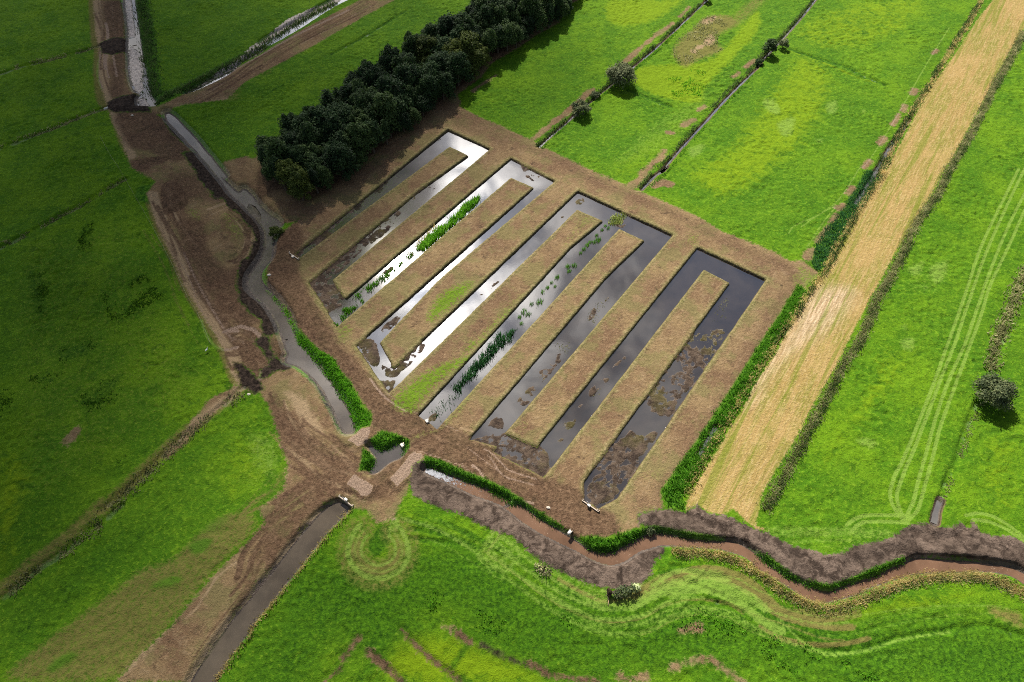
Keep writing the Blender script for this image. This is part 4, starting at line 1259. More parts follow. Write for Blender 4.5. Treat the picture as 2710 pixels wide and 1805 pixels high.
# rough strips
blades("rough_grass", along_line("D2354,280 D2240,500 D2080,780 D1900,1150 D1690,1500 H1600,230 H1400,520 H1230,880 H1060,1180 H920,1520 L760,300 L560,680 L450,870 L360,1060 L150,1420 L80,1560", 2.0, 26),
       .5, .23, M_OLIVE, "rough dusty green hedge bank between straw strip and right meadow", "grass")
blades("ditch_growth", along_line("D2354,330 D2250,520 D2090,800 D1920,1150 D1710,1500 H1640,200 H1430,520 H1260,880 H1080,1180 H945,1520 L780,300 L580,690 L480,870 L390,1060 L190,1420 L120,1560", 1.2, 12, gap=.52),
       .6, .3, M_DITCH, "dark clumps in the bank beside the right meadow", "grass")
blades("dry_reeds", along_line("D1980,0 D1850,230 D1720,430 D1520,760 D1350,1020 D1110,1500 H1130,60 H1000,240 H880,420 H720,680 H600,920 H490,1080 H370,1260 H190,1530 K2250,500 K2060,820 K1840,1200 K1720,1440", 1.5, 11),
       .6, .3, M_TAN, "tan grass edge along the left side of the straw strip", "grass")
blades("ditch_growth", along_line("D1950,40 D1830,240 D1700,440 D1500,770 D1400,930 H860,470 H720,720 H590,960 H480,1110 H360,1290 H150,1568", 1.0, 9, gap=.42),
       .9, .36, M_DITCH, "dark seam of growth left of the straw strip", "grass")
for s_, lb in (("A0,640 A200,570 A400,530 A700,450 A870,400", "rough edge of the topmost ditch in the left fields"),
               ("A0,1300 A250,1200 A500,1110 A700,1030 A930,950", "rough edge of the second ditch in the left fields"),
               ("E0,700 E250,590 E500,450 E750,320 E950,190 E1100,110", "rough edge of the third ditch in the left fields"),
               ("I2130,540 I1900,720 I1600,950 I1300,1240 I950,1568 M850,205 M600,405 M350,565 M120,755 M0,850", "broad rough grass line between the lower left fields")):
    wide = 2.6 if lb[0] == 'b' else 1.5
    blades("rough_grass", along_line(s_, wide, 9, gap=.36), .45, .36, M_OLIVE, lb, "grass")
blades("rough_grass", along_line("H2400,900 H2354,960 H2280,1120 H2180,1400 H2110,1558 L2080,280 L2040,330", 2.8, 9), .7, .4, M_OLIVE, "dusty rough strip above the lone round bush", "grass")
for s_, lb, mt in (("C395,1290 C500,1195 C620,1090 C690,1030 C880,870 C1000,770 C1120,660 C1245,560 C1410,425 C1540,310 C1680,180 C1880,0", "dark growth on the first field ditch above the basins", M_DITCH),
                   ("G1300,190 G1410,75 C1480,1480 C1660,1280 C1860,1050 C2060,830 C2300,600 D40,500 D110,430 D235,310 D385,140 D505,0", "dark growth on the second field ditch above the basins", M_DITCH),
                   ("C445,1310 C650,1120 C910,910 C1290,590 C1450,460 C1720,200", "grass edge right of the first field ditch", M_REED),
                   ("G1370,210 G1590,10 C1720,1300 C1930,1070 C2130,850 C2335,640", "grass edge right of the second field ditch", M_REED),
                   ("D1320,1040 D1230,1190 D1150,1310 D1060,1450", "dark sedge on the short ditch by the straw strip", M_DITCH),
                   ("L1990,600 L1880,850 L1820,1050 L1765,1180 L1715,1300 L1640,1500", "rough lip of the dark furrow below the lone bush", M_OLIVE)):
    blades("ditch_growth", along_line(s_, 1.0 if mt is M_DITCH else .7, 14, gap=.36), .5 if mt is M_DITCH else .35, .3, mt, lb, "grass")
# coarse tussocks in the meadows
q = np.vstack([inside(G(s_), 4) for s_ in ("I700,560 I950,400 I1150,330 I1050,560 I750,740", "I450,180 I800,40 I860,180 I560,280", "E210,930 E400,940 E460,1320 E280,1360", "I850,1200 I1180,1060 I1000,1300 I860,1330",
                                          "E690,560 E820,480 E820,720 E690,740", "I250,400 I600,360 I420,520", "E880,1100 E1300,950 E1450,1150 E1000,1400", "I0,500 I120,480 I100,720 I0,760")])
q = np.repeat(q, 2, 0) + RNG.normal(0, .3, (len(q) * 2, 2))
q = q[fbm(q[:, 0], q[:, 1], 3.5, 4, 51, .6) + RNG.normal(0, .05, len(q)) > .53]
blades("tussocks", q, .30, .46, leaf_mat("tussock", ((.016, .048, .003), (.030, .085, .004), (.055, .125, .008)), gain=1.3), "dark coarse tussocks scattered over the dim left field", "grass")
q = np.vstack([inside(G(s_), 4) for s_ in ("N1500,900 N1700,730 N2000,850 N2311,960 O250,1080 O100,1250 N2150,1150 N1800,1020", "O1350,1050 O1500,920 O1850,890 O2250,1130 Q100,1250 Q0,1350 O1900,1180 O1500,1130",
                                          "Q0,1080 Q500,1250 Q900,1380 Q1400,1500 Q900,1568 Q300,1480 Q0,1350", "O300,750 O700,1000 O900,1080 O800,1130 O400,980", "C1550,700 C1750,600 C1950,650 C1850,850 C1600,850")])
q = q[fbm(q[:, 0], q[:, 1], 4.0, 4, 57, .6) > .55]
blades("tussocks", q, .38, .4, M_BRIGHT, "bright lush grass tussocks in the lower and middle meadows", "grass")
q = np.vstack([inside(G(s_), 3.5) for s_ in ("C1590,470 C1650,350 C1780,240 C1900,140 C2100,130 C2200,210 C2000,330 C2050,450 C1850,530 C1700,600", "C2150,100 C2335,-40 C2420,-40 C2300,130")])
q = q[fbm(q[:, 0], q[:, 1], 4.5, 4, 58, .6) > .53]
blades("rough_grass", q, .5, .36, M_OLIVE, "dry rough patch of grass in the middle upper meadow", "grass")
# reed beds standing in the basins
q = inside(G("F2050,268 F2065,315 F1930,430 F1700,645 F1570,745 F1510,745 F1600,640 F1780,500 F1950,330", LEVEL), 34)
blades("reed_bed", q, 1.2, .3, M_BRIGHT, "bright green reed bed in the upper half of its basin arm", "reeds", zfix=LEVEL - .15)
q = inside(G("F1500,760 F1420,840 F1290,950 F1200,1030 F1110,1090 F1060,1180 F940,1290 F850,1390 F795,1418 F745,1335 F900,1245 F1000,1120 F1090,1055 F1230,955 F1350,865 F1450,780", LEVEL), 24)
q = q[fbm(q[:, 0], q[:, 1], 3.0, 3, 33) > .40]
blades("reed_bed", q, .8, .3, M_REED, "thin ragged reed line below the bright reed bed", "reeds", zfix=LEVEL - .12)
q = along_line("F1690,520 F1560,650 F1440,780", 1.6, 8, gap=.45)
blades("reed_bed", q, .8, .26, M_TAN, "sparse dry stems beside the bright reed bed", "reeds", zfix=LEVEL - .1)
q = inside(G("G215,1440 G160,1568 K150,60 K60,170 J2280,100 J2150,255 J2000,390 J1880,525 J1838,490 J1950,360 J2100,195 J2250,40 K-20,130 K90,0 G30,1568 G100,1490", LEVEL), 26)
blades("reed_bed", q, 1.1, .3, M_DARKREED, "dark green rush bed leaning in the middle basin arm", "reeds", zfix=LEVEL - .15)
q = along_line("J1880,510 J1780,610 J1660,740", 2.4, 5, gap=.42)
blades("reed_bed", q, .7, .26, M_DARKREED, "sparse dark rush stems at the lower end of that arm", "reeds", zfix=LEVEL - .12)
q = inside(G("G1090,415 G1175,440 G1135,520 G1060,525 G1035,495", LEVEL), 20)
blades("reed_bed", q, .7, .3, leaf_mat("pale_sedge", ((.07, .10, .02), (.17, .20, .05), (.30, .32, .12))), "pale yellow green sedge at the head of the third basin", "reeds", zfix=LEVEL - .1)
q = np.vstack([inside(G(s_, LEVEL), 5) for s_ in ("K370,1080 K470,1090 K560,1160 K465,1285 K330,1225", "G830,1330 G980,1130 G1040,1180 G900,1400", "K540,120 K680,60 K720,120 K600,260", "G1950,1350 G2050,1150 G2120,1120 G2040,1400",
                                                  "K880,520 K1000,460 K950,560 K890,580")])
q = q[fbm(q[:, 0], q[:, 1], 2.5, 3, 35) > .5]
blades("water_weed", q, .25, .4, M_OLIVE, "floating weed and sedge scattered in the eastern basin arms", "weed", zfix=LEVEL - .05)
# rush tufts one by one in the middle arm
TUFTS = [(980, 565, .5), (1005, 530, .45), (1035, 550, .55), (932, 612, .5), (940, 655, .95), (912, 672, .6), (875, 672, .6), (845, 700, .65), (820, 735, .6), (790, 768, .5), (675, 888, .75), (735, 880, .75), (690, 928, .6),
         (580, 985, .7), (535, 1030, .45), (565, 1062, .4), (495, 1075, .55), (455, 1112, .6), (430, 1200, 1.0), (355, 1220, .6), (290, 1288, .9), (330, 1310, .75), (250, 1335, .55), (268, 1390, .5)]
_t0 = []
for v_ in range(3):
    r_ = np.sqrt(RNG.random(70))
    a_ = RNG.uniform(0, 2 * np.pi, 70)
    o = blades("rush_tuft", np.column_stack([r_ * np.cos(a_), r_ * np.sin(a_) * .75]), .8, .22, M_REED, None, None, None, zfix=0.0, lean=.3)
    _t0.append(o)
for i, (tx, ty, r_) in enumerate(TUFTS):
    o = _t0[i] if i < 3 else _t0[i % 3].copy()
    if i >= 3:
        COL.objects.link(o)
    g_ = ground([px("G%d,%d" % (tx, ty))[0]], LEVEL)[0]
    o.location = (g_[0], g_[1], LEVEL - .1)
    o.rotation_euler = (0, 0, .9 + random.uniform(-.3, .3))
    o.scale = (r_, r_, .6 + r_ * .5)
    big_ = r_ > .85
    tag(o, "large round green rush tuft in the middle basin arm" if big_ else "small green rush tuft dotted along the middle basin arm", "rush tuft", "rush tufts standing in the middle basin arm")

# ------------------------------------------------------------------ trees and bushes
def tube(Vs, Fs, p0, p1, r0, r1, k=7):
    p0, p1 = Vector(p0), Vector(p1)
    d = (p1 - p0).normalized()
    a = d.orthogonal().normalized()
    b = d.cross(a)
    s = len(Vs)
    for p, r in ((p0, r0), (p1, r1)):
        for i in range(k):
            t = 2 * math.pi * i / k
            Vs.append(tuple(p + a * (r * math.cos(t)) + b * (r * math.sin(t))))
    for i in range(k):
        Fs.append((s + i, s + (i + 1) % k, s + k + (i + 1) % k, s + k + i))
    Fs.append(tuple(s + k + i for i in range(k)))


def crown_mesh(name, lobes, leaf, per, mat, seed):
    """leaf sprays spread through overlapping lobes (centre, radii)"""
    rg = np.random.default_rng(seed)
    Vs, tn = [], []
    zmin = min(c[2] - r[2] for c, r in lobes)
    zmax = max(c[2] + r[2] for c, r in lobes)
    for c, r in lobes:
        N = int(per * (r[0] * r[1] + r[0] * r[2]) / 2)
        d = rg.normal(size=(N, 3))
        d /= np.linalg.norm(d, axis=1, keepdims=True)
        d[:, 2] = np.where(d[:, 2] < -.55, -d[:, 2], d[:, 2])
        rad = 1 - .42 * rg.random(N) ** 1.7
        rad *= 1 + .16 * np.sin(d[:, 0] * 7 + seed) * np.sin(d[:, 1] * 6 + seed * 2) + .10 * rg.normal(size=N)
        p = np.array(c) + d * np.array(r) * rad[:, None]
        nrm = d + rg.normal(0, .55, (N, 3)) + np.array([0, 0, .35])
        nrm /= np.linalg.norm(nrm, axis=1, keepdims=True)
        u = np.cross(nrm, rg.normal(size=(N, 3)))
        u /= np.maximum(np.linalg.norm(u, axis=1, keepdims=True), 1e-6)
        w = np.cross(nrm, u)
        s = leaf * rg.uniform(.55, 1.35, N)[:, None]
        Vs.append(np.stack([p - u * s - w * s * .35, p + u * s * .2 - w * s * .55, p + u * s + w * s * .3, p - u * s * .15 + w * s * .6], 1).reshape(-1, 3))
        tn.append(np.repeat(rg.random(N), 4))
    V = np.vstack(Vs)
    o = mesh_from(name, V, np.arange(len(V), dtype=np.int32).reshape(-1, 4), mat)
    set_tone(o, np.concatenate(tn))
    return o


def make_tree(name, h, r, mat, seed, leaf=.42, per=42, trunk_h=.35, flat=1.0, n_lobes=10, cone=0.0, low=False):
    rg = random.Random(seed)
    root = empty(name, (0, 0, 0))
    lobes = [((0, 0, h * .58), (r * .82, r * .82, h * .36))] if not low else [((0, 0, h * .44), (r * .78, r * .78, h * .42))]
    for i in range(n_lobes):
        a = 2 * math.pi * i / n_lobes * 2.4 + rg.uniform(-.4, .4)
        t = rg.uniform(.15, 1.0)
        z = h * (trunk_h + .12 + (.80 - trunk_h) * t) if not low else h * (.18 + .62 * t)
        k = (1 - cone * t) * math.sqrt(max(.08, 1 - ((t - .25) / .95) ** 2))
        d = r * (rg.uniform(.42, .95) if not low else rg.uniform(.55, .85)) * k
        q = r * (rg.uniform(.20, .44) if not low else rg.uniform(.28, .42)) * (1 - .35 * cone * t)
        z += 0 if low else h * rg.uniform(-.06, .09)
        lobes.append(((d * math.cos(a), d * math.sin(a), z), (q, q, q * rg.uniform(.7, 1.0) * flat)))
    crown_mesh("crown", lobes, leaf, per, mat, seed).parent = root
    Vs, Fs = [], []
    tube(Vs, Fs, (0, 0, -.4), (rg.uniform(-.2, .2), rg.uniform(-.2, .2), h * .5), .032 * h, .017 * h)
    tube(Vs, Fs, Vs[-1], (0, 0, h * .85), .015 * h, .005 * h)
    for c, q in lobes[1:7]:
        tube(Vs, Fs, (0, 0, h * rg.uniform(.22, .45)), c, .012 * h, .004 * h, 5)
    mesh_from("trunk", np.array(Vs), Fs, M_BARK, root, True)
    return root


def copy_tree(root):
    c = root.copy()
    COL.objects.link(c)
    for ch in root.children:
        d = ch.copy()
        COL.objects.link(d)
        d.parent = c
    return c


M_DARK = leaf_mat("leaf_dark", ((.006, .014, .005), (.014, .032, .009), (.034, .058, .018)), .4, .5, .5, gain=1.75)
M_MID = leaf_mat("leaf_mid", ((.009, .020, .006), (.022, .043, .010), (.05, .078, .022)), .4, .5, .5, gain=1.75)
M_YEL = leaf_mat("leaf_yellow", ((.020, .032, .006), (.048, .068, .010), (.10, .12, .022)), .4, .5, .3, gain=1.5)
M_WILLOW = leaf_mat("leaf_willow", ((.026, .034, .014), (.075, .088, .040), (.155, .165, .085)), .4, .5, .2)
M_BUSH = leaf_mat("leaf_bush", ((.014, .024, .010), (.045, .058, .024), (.105, .115, .050)), .4, .5, .2)

FOREST = ("S694,440 S745,408 S806,362 S860,332 S920,284 S980,240 S1040,200 S1100,166 S1160,134 S1220,98 S1265,60 S1300,20 S1340,-50 S1560,-60 S1500,20 S1482,62 S1410,94 S1368,126 S1305,160 "
          "S1275,202 S1200,252 S1155,287 S1105,327 S990,413 S905,474 S846,522 S800,530 S745,500 S700,455")
fp_ = G(FOREST)
w_, d_ = area(fp_, 6)
pts, tries = [], 0
cand = inside(fp_, 3.0)
RNG.shuffle(cand)
for c in cand:
    if all((c[0] - q[0]) ** 2 + (c[1] - q[1]) ** 2 > 2.75 ** 2 for q in pts):
        pts.append(c)
pts = np.array(pts)
edge_d = sdist(fp_, pts[:, 0].astype(np.float32), pts[:, 1].astype(np.float32))
protos = []
for i, (mt, nm) in enumerate(((M_DARK, 'dark'), (M_DARK, 'dark'), (M_MID, 'mid'), (M_MID, 'mid'), (M_DARK, 'dark'), (M_YEL, 'yellow'), (M_DARK, 'cone'), (M_MID, 'mid'))):
    protos.append((make_tree("woodland_tree", 9.8 if nm != 'cone' else 12.0, (3.2, 3.9, 2.9, 3.5, 4.3, 3.6, 2.3, 4.0)[i], mt, 100 + i, .25, 125, .06, 1.1, 26, .8 if nm == 'cone' else .45), nm))
used_p = set()
yel_at = G("B1990,600 B2010,640 B1650,640 F520,300 B1900,690")
for i, c in enumerate(pts):
    k = random.choice((0, 0, 1, 1, 2, 3, 4, 4, 6, 7, 7))
    if np.min(np.linalg.norm(yel_at - c, axis=1)) < 3.6:
        k = 5
    root, nm = protos[k]
    o = root if k not in used_p else copy_tree(root)
    used_p.add(k)
    s = random.uniform(.66, 1.22) * (.86 if edge_d[i] < 2.0 else 1.0)
    o.location = (c[0], c[1], height(c[:1], c[1:2])[0] - .1)
    o.rotation_euler = (0, 0, random.uniform(0, 6.28))
    o.scale = (s * random.uniform(.85, 1.2), s * random.uniform(.85, 1.2), s * random.uniform(.8, 1.15))
    kind = {'dark': "dark green leafy tree", 'mid': "mid green round crowned tree", 'yellow': "yellowish green tree", 'cone': "slender pointed dark tree"}[nm]
    where = "on the edge of the woodland belt" if edge_d[i] < 3.2 else "inside the woodland belt"
    if edge_d[i] < 3.2:
        where += " facing the basins" if c[1] < 120 + .55 * (c[0] + 45) + 35 and sdist(fp_, np.float32([c[0] + 3.5]), np.float32([c[1] - 5]))[0] < 0 else " facing the dim meadow"
    tag(o, kind + " " + where, "tree", "trees of the woodland belt")

BUSHES = [("willow_bush", "C1130,740", 6.0, 4.4, M_WILLOW, "large round grey green willow bush on the first field ditch", .30, 60),
          ("bush", "C785,1010", 4.2, 2.7, M_BUSH, "dark round bush on the first field ditch nearest the basins", .28, 62),
          ("bush", "C915,855", 2.1, 1.4, M_BUSH, "low scruffy bush between two rounder bushes on the first ditch", .24, 70),
          ("bush", "D105,475", 6.2, 2.6, M_MID, "dark upright bush on the second field ditch", .28, 60),
          ("bush", "D232,425", 2.8, 1.6, M_BUSH, "small bush just right of the dark upright bush", .25, 65),
          ("bush", "D28,560", 2.2, 1.3, M_MID, "small dark bush just below the upright bush", .25, 65),
          ("lone_bush", "L2035,580", 5.6, 3.9, M_BUSH, "big lone round bush in the right meadow casting a shadow", .27, 66),
          ("bush", "F265,590", 2.6, 1.9, M_YEL, "yellowish bush overhanging the canal bend", .25, 65),
          ("bush", "C1900,15", 2.6, 1.5, M_BUSH, "small dark bush on the first ditch at the top edge", .25, 60),
          ("bush", "O1395,245", 1.1, .9, M_BUSH, "scruffy low bush on the stream bank by the spoil", .2, 70)]
for nm, s_, h, r_, mt, lb, lf, per in BUSHES:
    g_ = G(s_)[0]
    o = make_tree(nm, h, r_ * 1.08, mt, int(abs(g_[0] * 7 + g_[1])) + 3, lf * .78, per * 2.0, .04, .9, 18, .55 if 'upright bush on' in lb else .1, True)
    o.location = (g_[0], g_[1], height(g_[:1], g_[1:2])[0])
    tag(o, lb, "bush")

# ------------------------------------------------------------------ the torn-out shrub, the brush heap, the branch
M_ROOT, n = new_mat("root_ball")
n.out(bsdf(n, n.mix(n.noise(n.pos(), 3, 4, .7), (.010, .007, .005), (.05, .034, .022)), 1, .05))
M_WOOD, n = new_mat("bare_wood")
n.out(bsdf(n, n.mix(n.noise(n.pos(), 4, 3, .6), (.28, .19, .11), (.45, .33, .2)), .8, .2))
g_ = ground([(1612, 1572)])[0]
zb = float(height(g_[:1], g_[1:2])[0])
up = empty("uprooted_shrub", (g_[0], g_[1], zb))
th = np.linspace(0, 2 * np.pi, 14, endpoint=False)
Vs = [(-.3 + .12 * math.sin(5 * t), .75 * math.cos(t) * (1 + .16 * math.sin(3 * t)), .75 + .8 * math.sin(t) * (1 + .14 * math.cos(4 * t))) for t in th]
Vs += [(.25, .5 * math.cos(t), .7 + .5 * math.sin(t)) for t in th] + [(-.45, 0, .75), (.5, 0, .7)]
Fs = [(i, (i + 1) % 14, 14 + (i + 1) % 14, 14 + i) for i in range(14)] + [(28, (i + 1) % 14, i) for i in range(14)] + [(29, 14 + i, 14 + (i + 1) % 14) for i in range(14)]
mesh_from("root_ball", np.array(Vs), Fs, M_ROOT, up)
Vs, Fs = [], []
for i in range(9):
    a, b = random.uniform(-.5, .5), random.uniform(-.15, .3)
    tube(Vs, Fs, (.3, a * .3, .7), (2.0 + random.random() * 1.5, a * 2.6, .75 + b * 1.6), .07, .025, 5)
for i in range(8):
    t = random.uniform(0, 6.28)
    tube(Vs, Fs, (-.4, .3 * math.cos(t), .75 + .3 * math.sin(t)), (-.9, .9 * math.cos(t), .8 + .8 * math.sin(t)), .04, .012, 4)
mesh_from("stem", np.array(Vs), Fs, M_BARK, up)
crown_mesh("foliage", [((2.4, .1, .8), (1.5, 1.1, .75)), ((3.6, .5, .9), (1.0, .9, .7)), ((1.4, -.3, .6), (.9, .8, .5))], .2, 150, M_BUSH, 77).parent = up
crown_mesh("pale_foliage", [((4.6, .9, .8), (.8, .7, .6))], .2, 170, leaf_mat("leaf_pale", ((.12, .15, .07), (.26, .30, .15), (.4, .42, .25))), 78).parent = up
tag(up, "torn out shrub lying on mown grass with dark root ball", "uprooted shrub")
g_ = ground([(1436, 1508)])[0]
bh = empty("brush_heap", (g_[0], g_[1], float(height(g_[:1], g_[1:2])[0])))
Vs, Fs = [], []
for i in range(46):
    a, d = random.uniform(0, 6.28), random.uniform(.6, 1.9)
    x, y = random.uniform(-1, 1), random.uniform(-.7, .7)
    tube(Vs, Fs, (x, y, random.uniform(.05, .5)), (x + d * math.cos(a), y + d * math.sin(a), random.uniform(.1, .9)), .045, .015, 4)
mesh_from("branches", np.array(Vs), Fs, M_BARK, bh)
crown_mesh("dead_leaves", [((.3, -.2, .45), (1.5, 1.0, .45)), ((-.8, .5, .5), (.8, .7, .5))], .18, 90, M_OLIVE, 79).parent = bh
tag(bh, "heap of cut brushwood at the edge of the spoil", "brush heap")
Vs, Fs = [], []
pb_ = [ground([p])[0] for p in ((1608.5, 1578), (1610.5, 1590), (1609, 1603))]
for a, b, r0, r1 in ((0, 1, .11, .10), (1, 2, .10, .06)):
    tube(Vs, Fs, (*pb_[a], float(height(pb_[a][:1], pb_[a][1:2])[0]) + .12), (*pb_[b], float(height(pb_[b][:1], pb_[b][1:2])[0]) + .12), r0, r1, 7)
tag(mesh_from("branch", np.array(Vs), Fs, M_WOOD, None, True), "bare pale branch lying in the grass below the torn out shrub", "branch")

# ------------------------------------------------------------------ small works: weirs, pipes, blocks, fence, bird
def box(Vs, Fs, c, s, rz=0.0, bev=.03):
    """box with chamfered upright and top edges"""
    cx, cy, cz = c
    hx, hy, hz = s[0] / 2, s[1] / 2, s[2] / 2
    b = min(bev, hx * .6, hy * .6, hz * .6)
    ring = [(-hx + b, -hy), (hx - b, -hy), (hx, -hy + b), (hx, hy - b), (hx - b, hy), (-hx + b, hy), (-hx, hy - b), (-hx, -hy + b)]
    s0 = len(Vs)
    ca, sa = math.cos(rz), math.sin(rz)
    for z, k in ((-hz, 1.0), (hz - b, 1.0), (hz, None)):
        for x, y in ring:
            if k is None:
                x, y = x * (hx - b) / hx, y * (hy - b) / hy
            Vs.append((cx + x * ca - y * sa, cy + x * sa + y * ca, cz + z))
    for l in range(2):
        for i in range(8):
            Fs.append((s0 + l * 8 + i, s0 + l * 8 + (i + 1) % 8, s0 + l * 8 + 8 + (i + 1) % 8, s0 + l * 8 + 8 + i))
    Fs.append(tuple(s0 + 16 + i for i in range(8)))
    Fs.append(tuple(s0 + 7 - i for i in range(8)))


def obj(name, parent, mat, build, smooth=False):
    Vs, Fs = [], []
    build(Vs, Fs)
    return mesh_from(name, np.array(Vs), Fs, mat, parent, smooth)


M_PLANK, n = new_mat("weathered_plank")
n.out(bsdf(n, n.mix(n.noise(n.mapping(n.pos(), scale=(1, 1, 6)), 2.5, 4, .6), (.26, .21, .16), (.46, .39, .32)), .8, .2))
M_WHITE, n = new_mat("white_plastic")
n.out(bsdf(n, n.mix(n.noise(n.pos(), 1.6, 4, .65), (.34, .32, .28), (.60, .58, .53)), .45, .4))
M_STEEL, n = new_mat("galvanised_steel")
n.out(bsdf(n, n.mix(n.noise(n.pos(), 5, 3, .6), (.22, .22, .23), (.42, .43, .45)), .45, .6))
M_STONE, n = new_mat("pale_concrete")
n.out(bsdf(n, n.mix(n.noise(n.pos(), 3, 4, .7), (.42, .36, .29), (.66, .60, .52)), .85, .2))


def weir(a, b, boxpos, boxkind, label, posts):
    pa, pb2 = ground([a])[0], ground([b])[0]
    mid = (pa + pb2) / 2
    L = float(np.linalg.norm(pb2 - pa))
    ang = math.atan2(pb2[1] - pa[1], pb2[0] - pa[0])
    z0 = .12
    r = empty("weir", (mid[0], mid[1], z0), ang)
    obj("beam", r, M_PLANK, lambda V, Fc: box(V, Fc, (0, 0, .08), (L, .2, .14)))
    obj("sheet_wall", r, M_PLANK, lambda V, Fc: [box(V, Fc, (-L / 2 + .4 + i * (L - .8) / 11, -.01, -.82), ((L - .8) / 11 - .02, .07, 1.6)) for i in range(12)])
    for t in posts:
        obj("post", r, M_PLANK, lambda V, Fc: tube(V, Fc, (t * L / 2, .2, -1.2), (t * L / 2, .2, .35), .11, .10, 8))
    bp = ground([boxpos])[0] - mid
    bx, by = bp[0] * math.cos(-ang) - bp[1] * math.sin(-ang), bp[0] * math.sin(-ang) + bp[1] * math.cos(-ang)
    if boxkind == 'lid':
        o = obj("valve_lid", r, M_STONE, lambda V, Fc: (tube(V, Fc, (bx, by, -.5), (bx, by, .10), .34, .34, 20), tube(V, Fc, (bx, by, .10), (bx, by, .16), .37, .33, 20)))
    else:
        o = obj("gate_box", r, M_WHITE, lambda V, Fc: box(V, Fc, (bx, by, .25), (.6, .36, .5), 0, .05))
        obj("lid", o, M_WHITE, lambda V, Fc: box(V, Fc, (bx, by, .53), (.66, .42, .06), 0, .02))
        obj("gate_spindle", r, M_STEEL, lambda V, Fc: (tube(V, Fc, (bx - .55, .1, -.6), (bx - .55, .1, .75), .05, .05, 8), box(V, Fc, (bx - .55, .1, .78), (.5, .06, .06))))
    tag(r, label, "weir")


weir((1540, 1325), (1584, 1355.5), (1558, 1340), 'box', "long pale plank weir with white gate box at the last basin", (-.95, .8, .98))
weir((896.5, 1313.5), (933.8, 1341), (917, 1324.5), 'box', "plank weir with white box at the head of the lower canal", (-.9, .97))
weir((765, 670), (791, 688), (775.5, 679.5), 'lid', "thin plank weir with pale round lid beside the first basin", (-.97, .9))


def pipe(name, p, q, r, label, cat, z=.1, half=False):
    a, b = ground([p])[0], ground([q])[0]
    mid = (a + b) / 2
    L, ang = float(np.linalg.norm(b - a)), math.atan2(b[1] - a[1], b[0] - a[0])
    root = empty(name, (mid[0], mid[1], z), ang)

    def shell(V, Fc):
        k = 18
        for rr in (r, r * .86):
            for x in (-L / 2, L / 2):
                for i in range(k):
                    t = 2 * math.pi * i / k
                    xx = x + (r * .9 * math.sin(t) * (1 if x > 0 else 0) * -1.0 if half else 0)
                    V.append((xx, rr * math.cos(t), rr * math.sin(t)))
        for i in range(k):
            j = (i + 1) % k
            Fc.append((i, j, k + j, k + i))
            Fc.append((2 * k + j, 2 * k + i, 3 * k + i, 3 * k + j))
            Fc.append((i, 2 * k + i, 2 * k + j, j))
            Fc.append((k + j, 3 * k + j, 3 * k + i, k + i))
    obj("barrel", root, M_WHITE, shell, True)
    obj("collar", root, M_WHITE, lambda V, Fc: tube(V, Fc, (-L * .3, 0, 0), (-L * .3 + .09, 0, 0), r * 1.1, r * 1.1, 18))
    tag(root, label, cat)


pipe("culvert_pipe", (1503.5, 1414.5), (1512.5, 1403), .30, "white pipe end with slanted mouth on the stream bank", "pipe", .1, True)
pipe("culvert_pipe", (276, 290.5), (287, 286.2), .24, "white pipe lying at the end of the second left ditch", "pipe", .25)
pipe("culvert_pipe", (342, 104), (354, 101.5), .14, "thin white pipe on the upper dark dam by the canal", "pipe", .3)
pipe("culvert_pipe", (368.5, 253), (378, 250), .13, "thin white pipe on the lower dark dam by the canal", "pipe", .3)


def block(s, r, notch, label):
    g0 = ground([s])[0]
    root = empty("inlet_block", (g0[0], g0[1], float(height(g0[:1], g0[1:2])[0])), .7)
    obj("body", root, M_STONE, lambda V, Fc: (box(V, Fc, (-r * .35, 0, .28), (r * .9, r * 1.5, .95), 0, .06), box(V, Fc, (r * .45, r * .38, .22), (r * .7, r * .6, .8), .12, .06)))
    obj("grate", root, M_STEEL, lambda V, Fc: [box(V, Fc, (r * .35, -r * .38 + i * .11, .30), (r * .55, .035, .5), 0, .01) for i in range(5)])
    tag(root, label, "concrete block")


block((1131.5, 1115), .5, False, "pale block at the lower end of the reedy middle arm")
block((1065, 1174), .55, True, "pale notched block in the green edge of the pond")
for s_, r_, lb in (((350, 305.5), .38, "small white stone on the track south of the dark dam"), ((713, 728), .42, "small white stone beside the canal bend"), ((1451, 1344), .36, "small pale stone on the brown bank above the stream"),
                   ((657.5, 1043), .34, "small white stone beside the green corner on the left")):
    g0 = ground([s_])[0]
    rg = np.random.default_rng(int(s_[0]))
    me_v, me_f = [], []
    for lat in range(5):
        for lon in range(8):
            a, b = math.pi * lat / 4 - math.pi / 2, 2 * math.pi * lon / 8
            k = r_ * rg.uniform(.75, 1.15)
            me_v.append((k * 1.2 * math.cos(a) * math.cos(b), k * .8 * math.cos(a) * math.sin(b), k * .55 * math.sin(a)))
    for lat in range(4):
        for lon in range(8):
            me_f.append((lat * 8 + lon, lat * 8 + (lon + 1) % 8, lat * 8 + 8 + (lon + 1) % 8, lat * 8 + 8 + lon))
    o = mesh_from("stone", np.array(me_v), me_f, M_STONE)
    o.location = (g0[0], g0[1], float(height(g0[:1], g0[1:2])[0]) + .1)
    tag(o, lb, "stone")

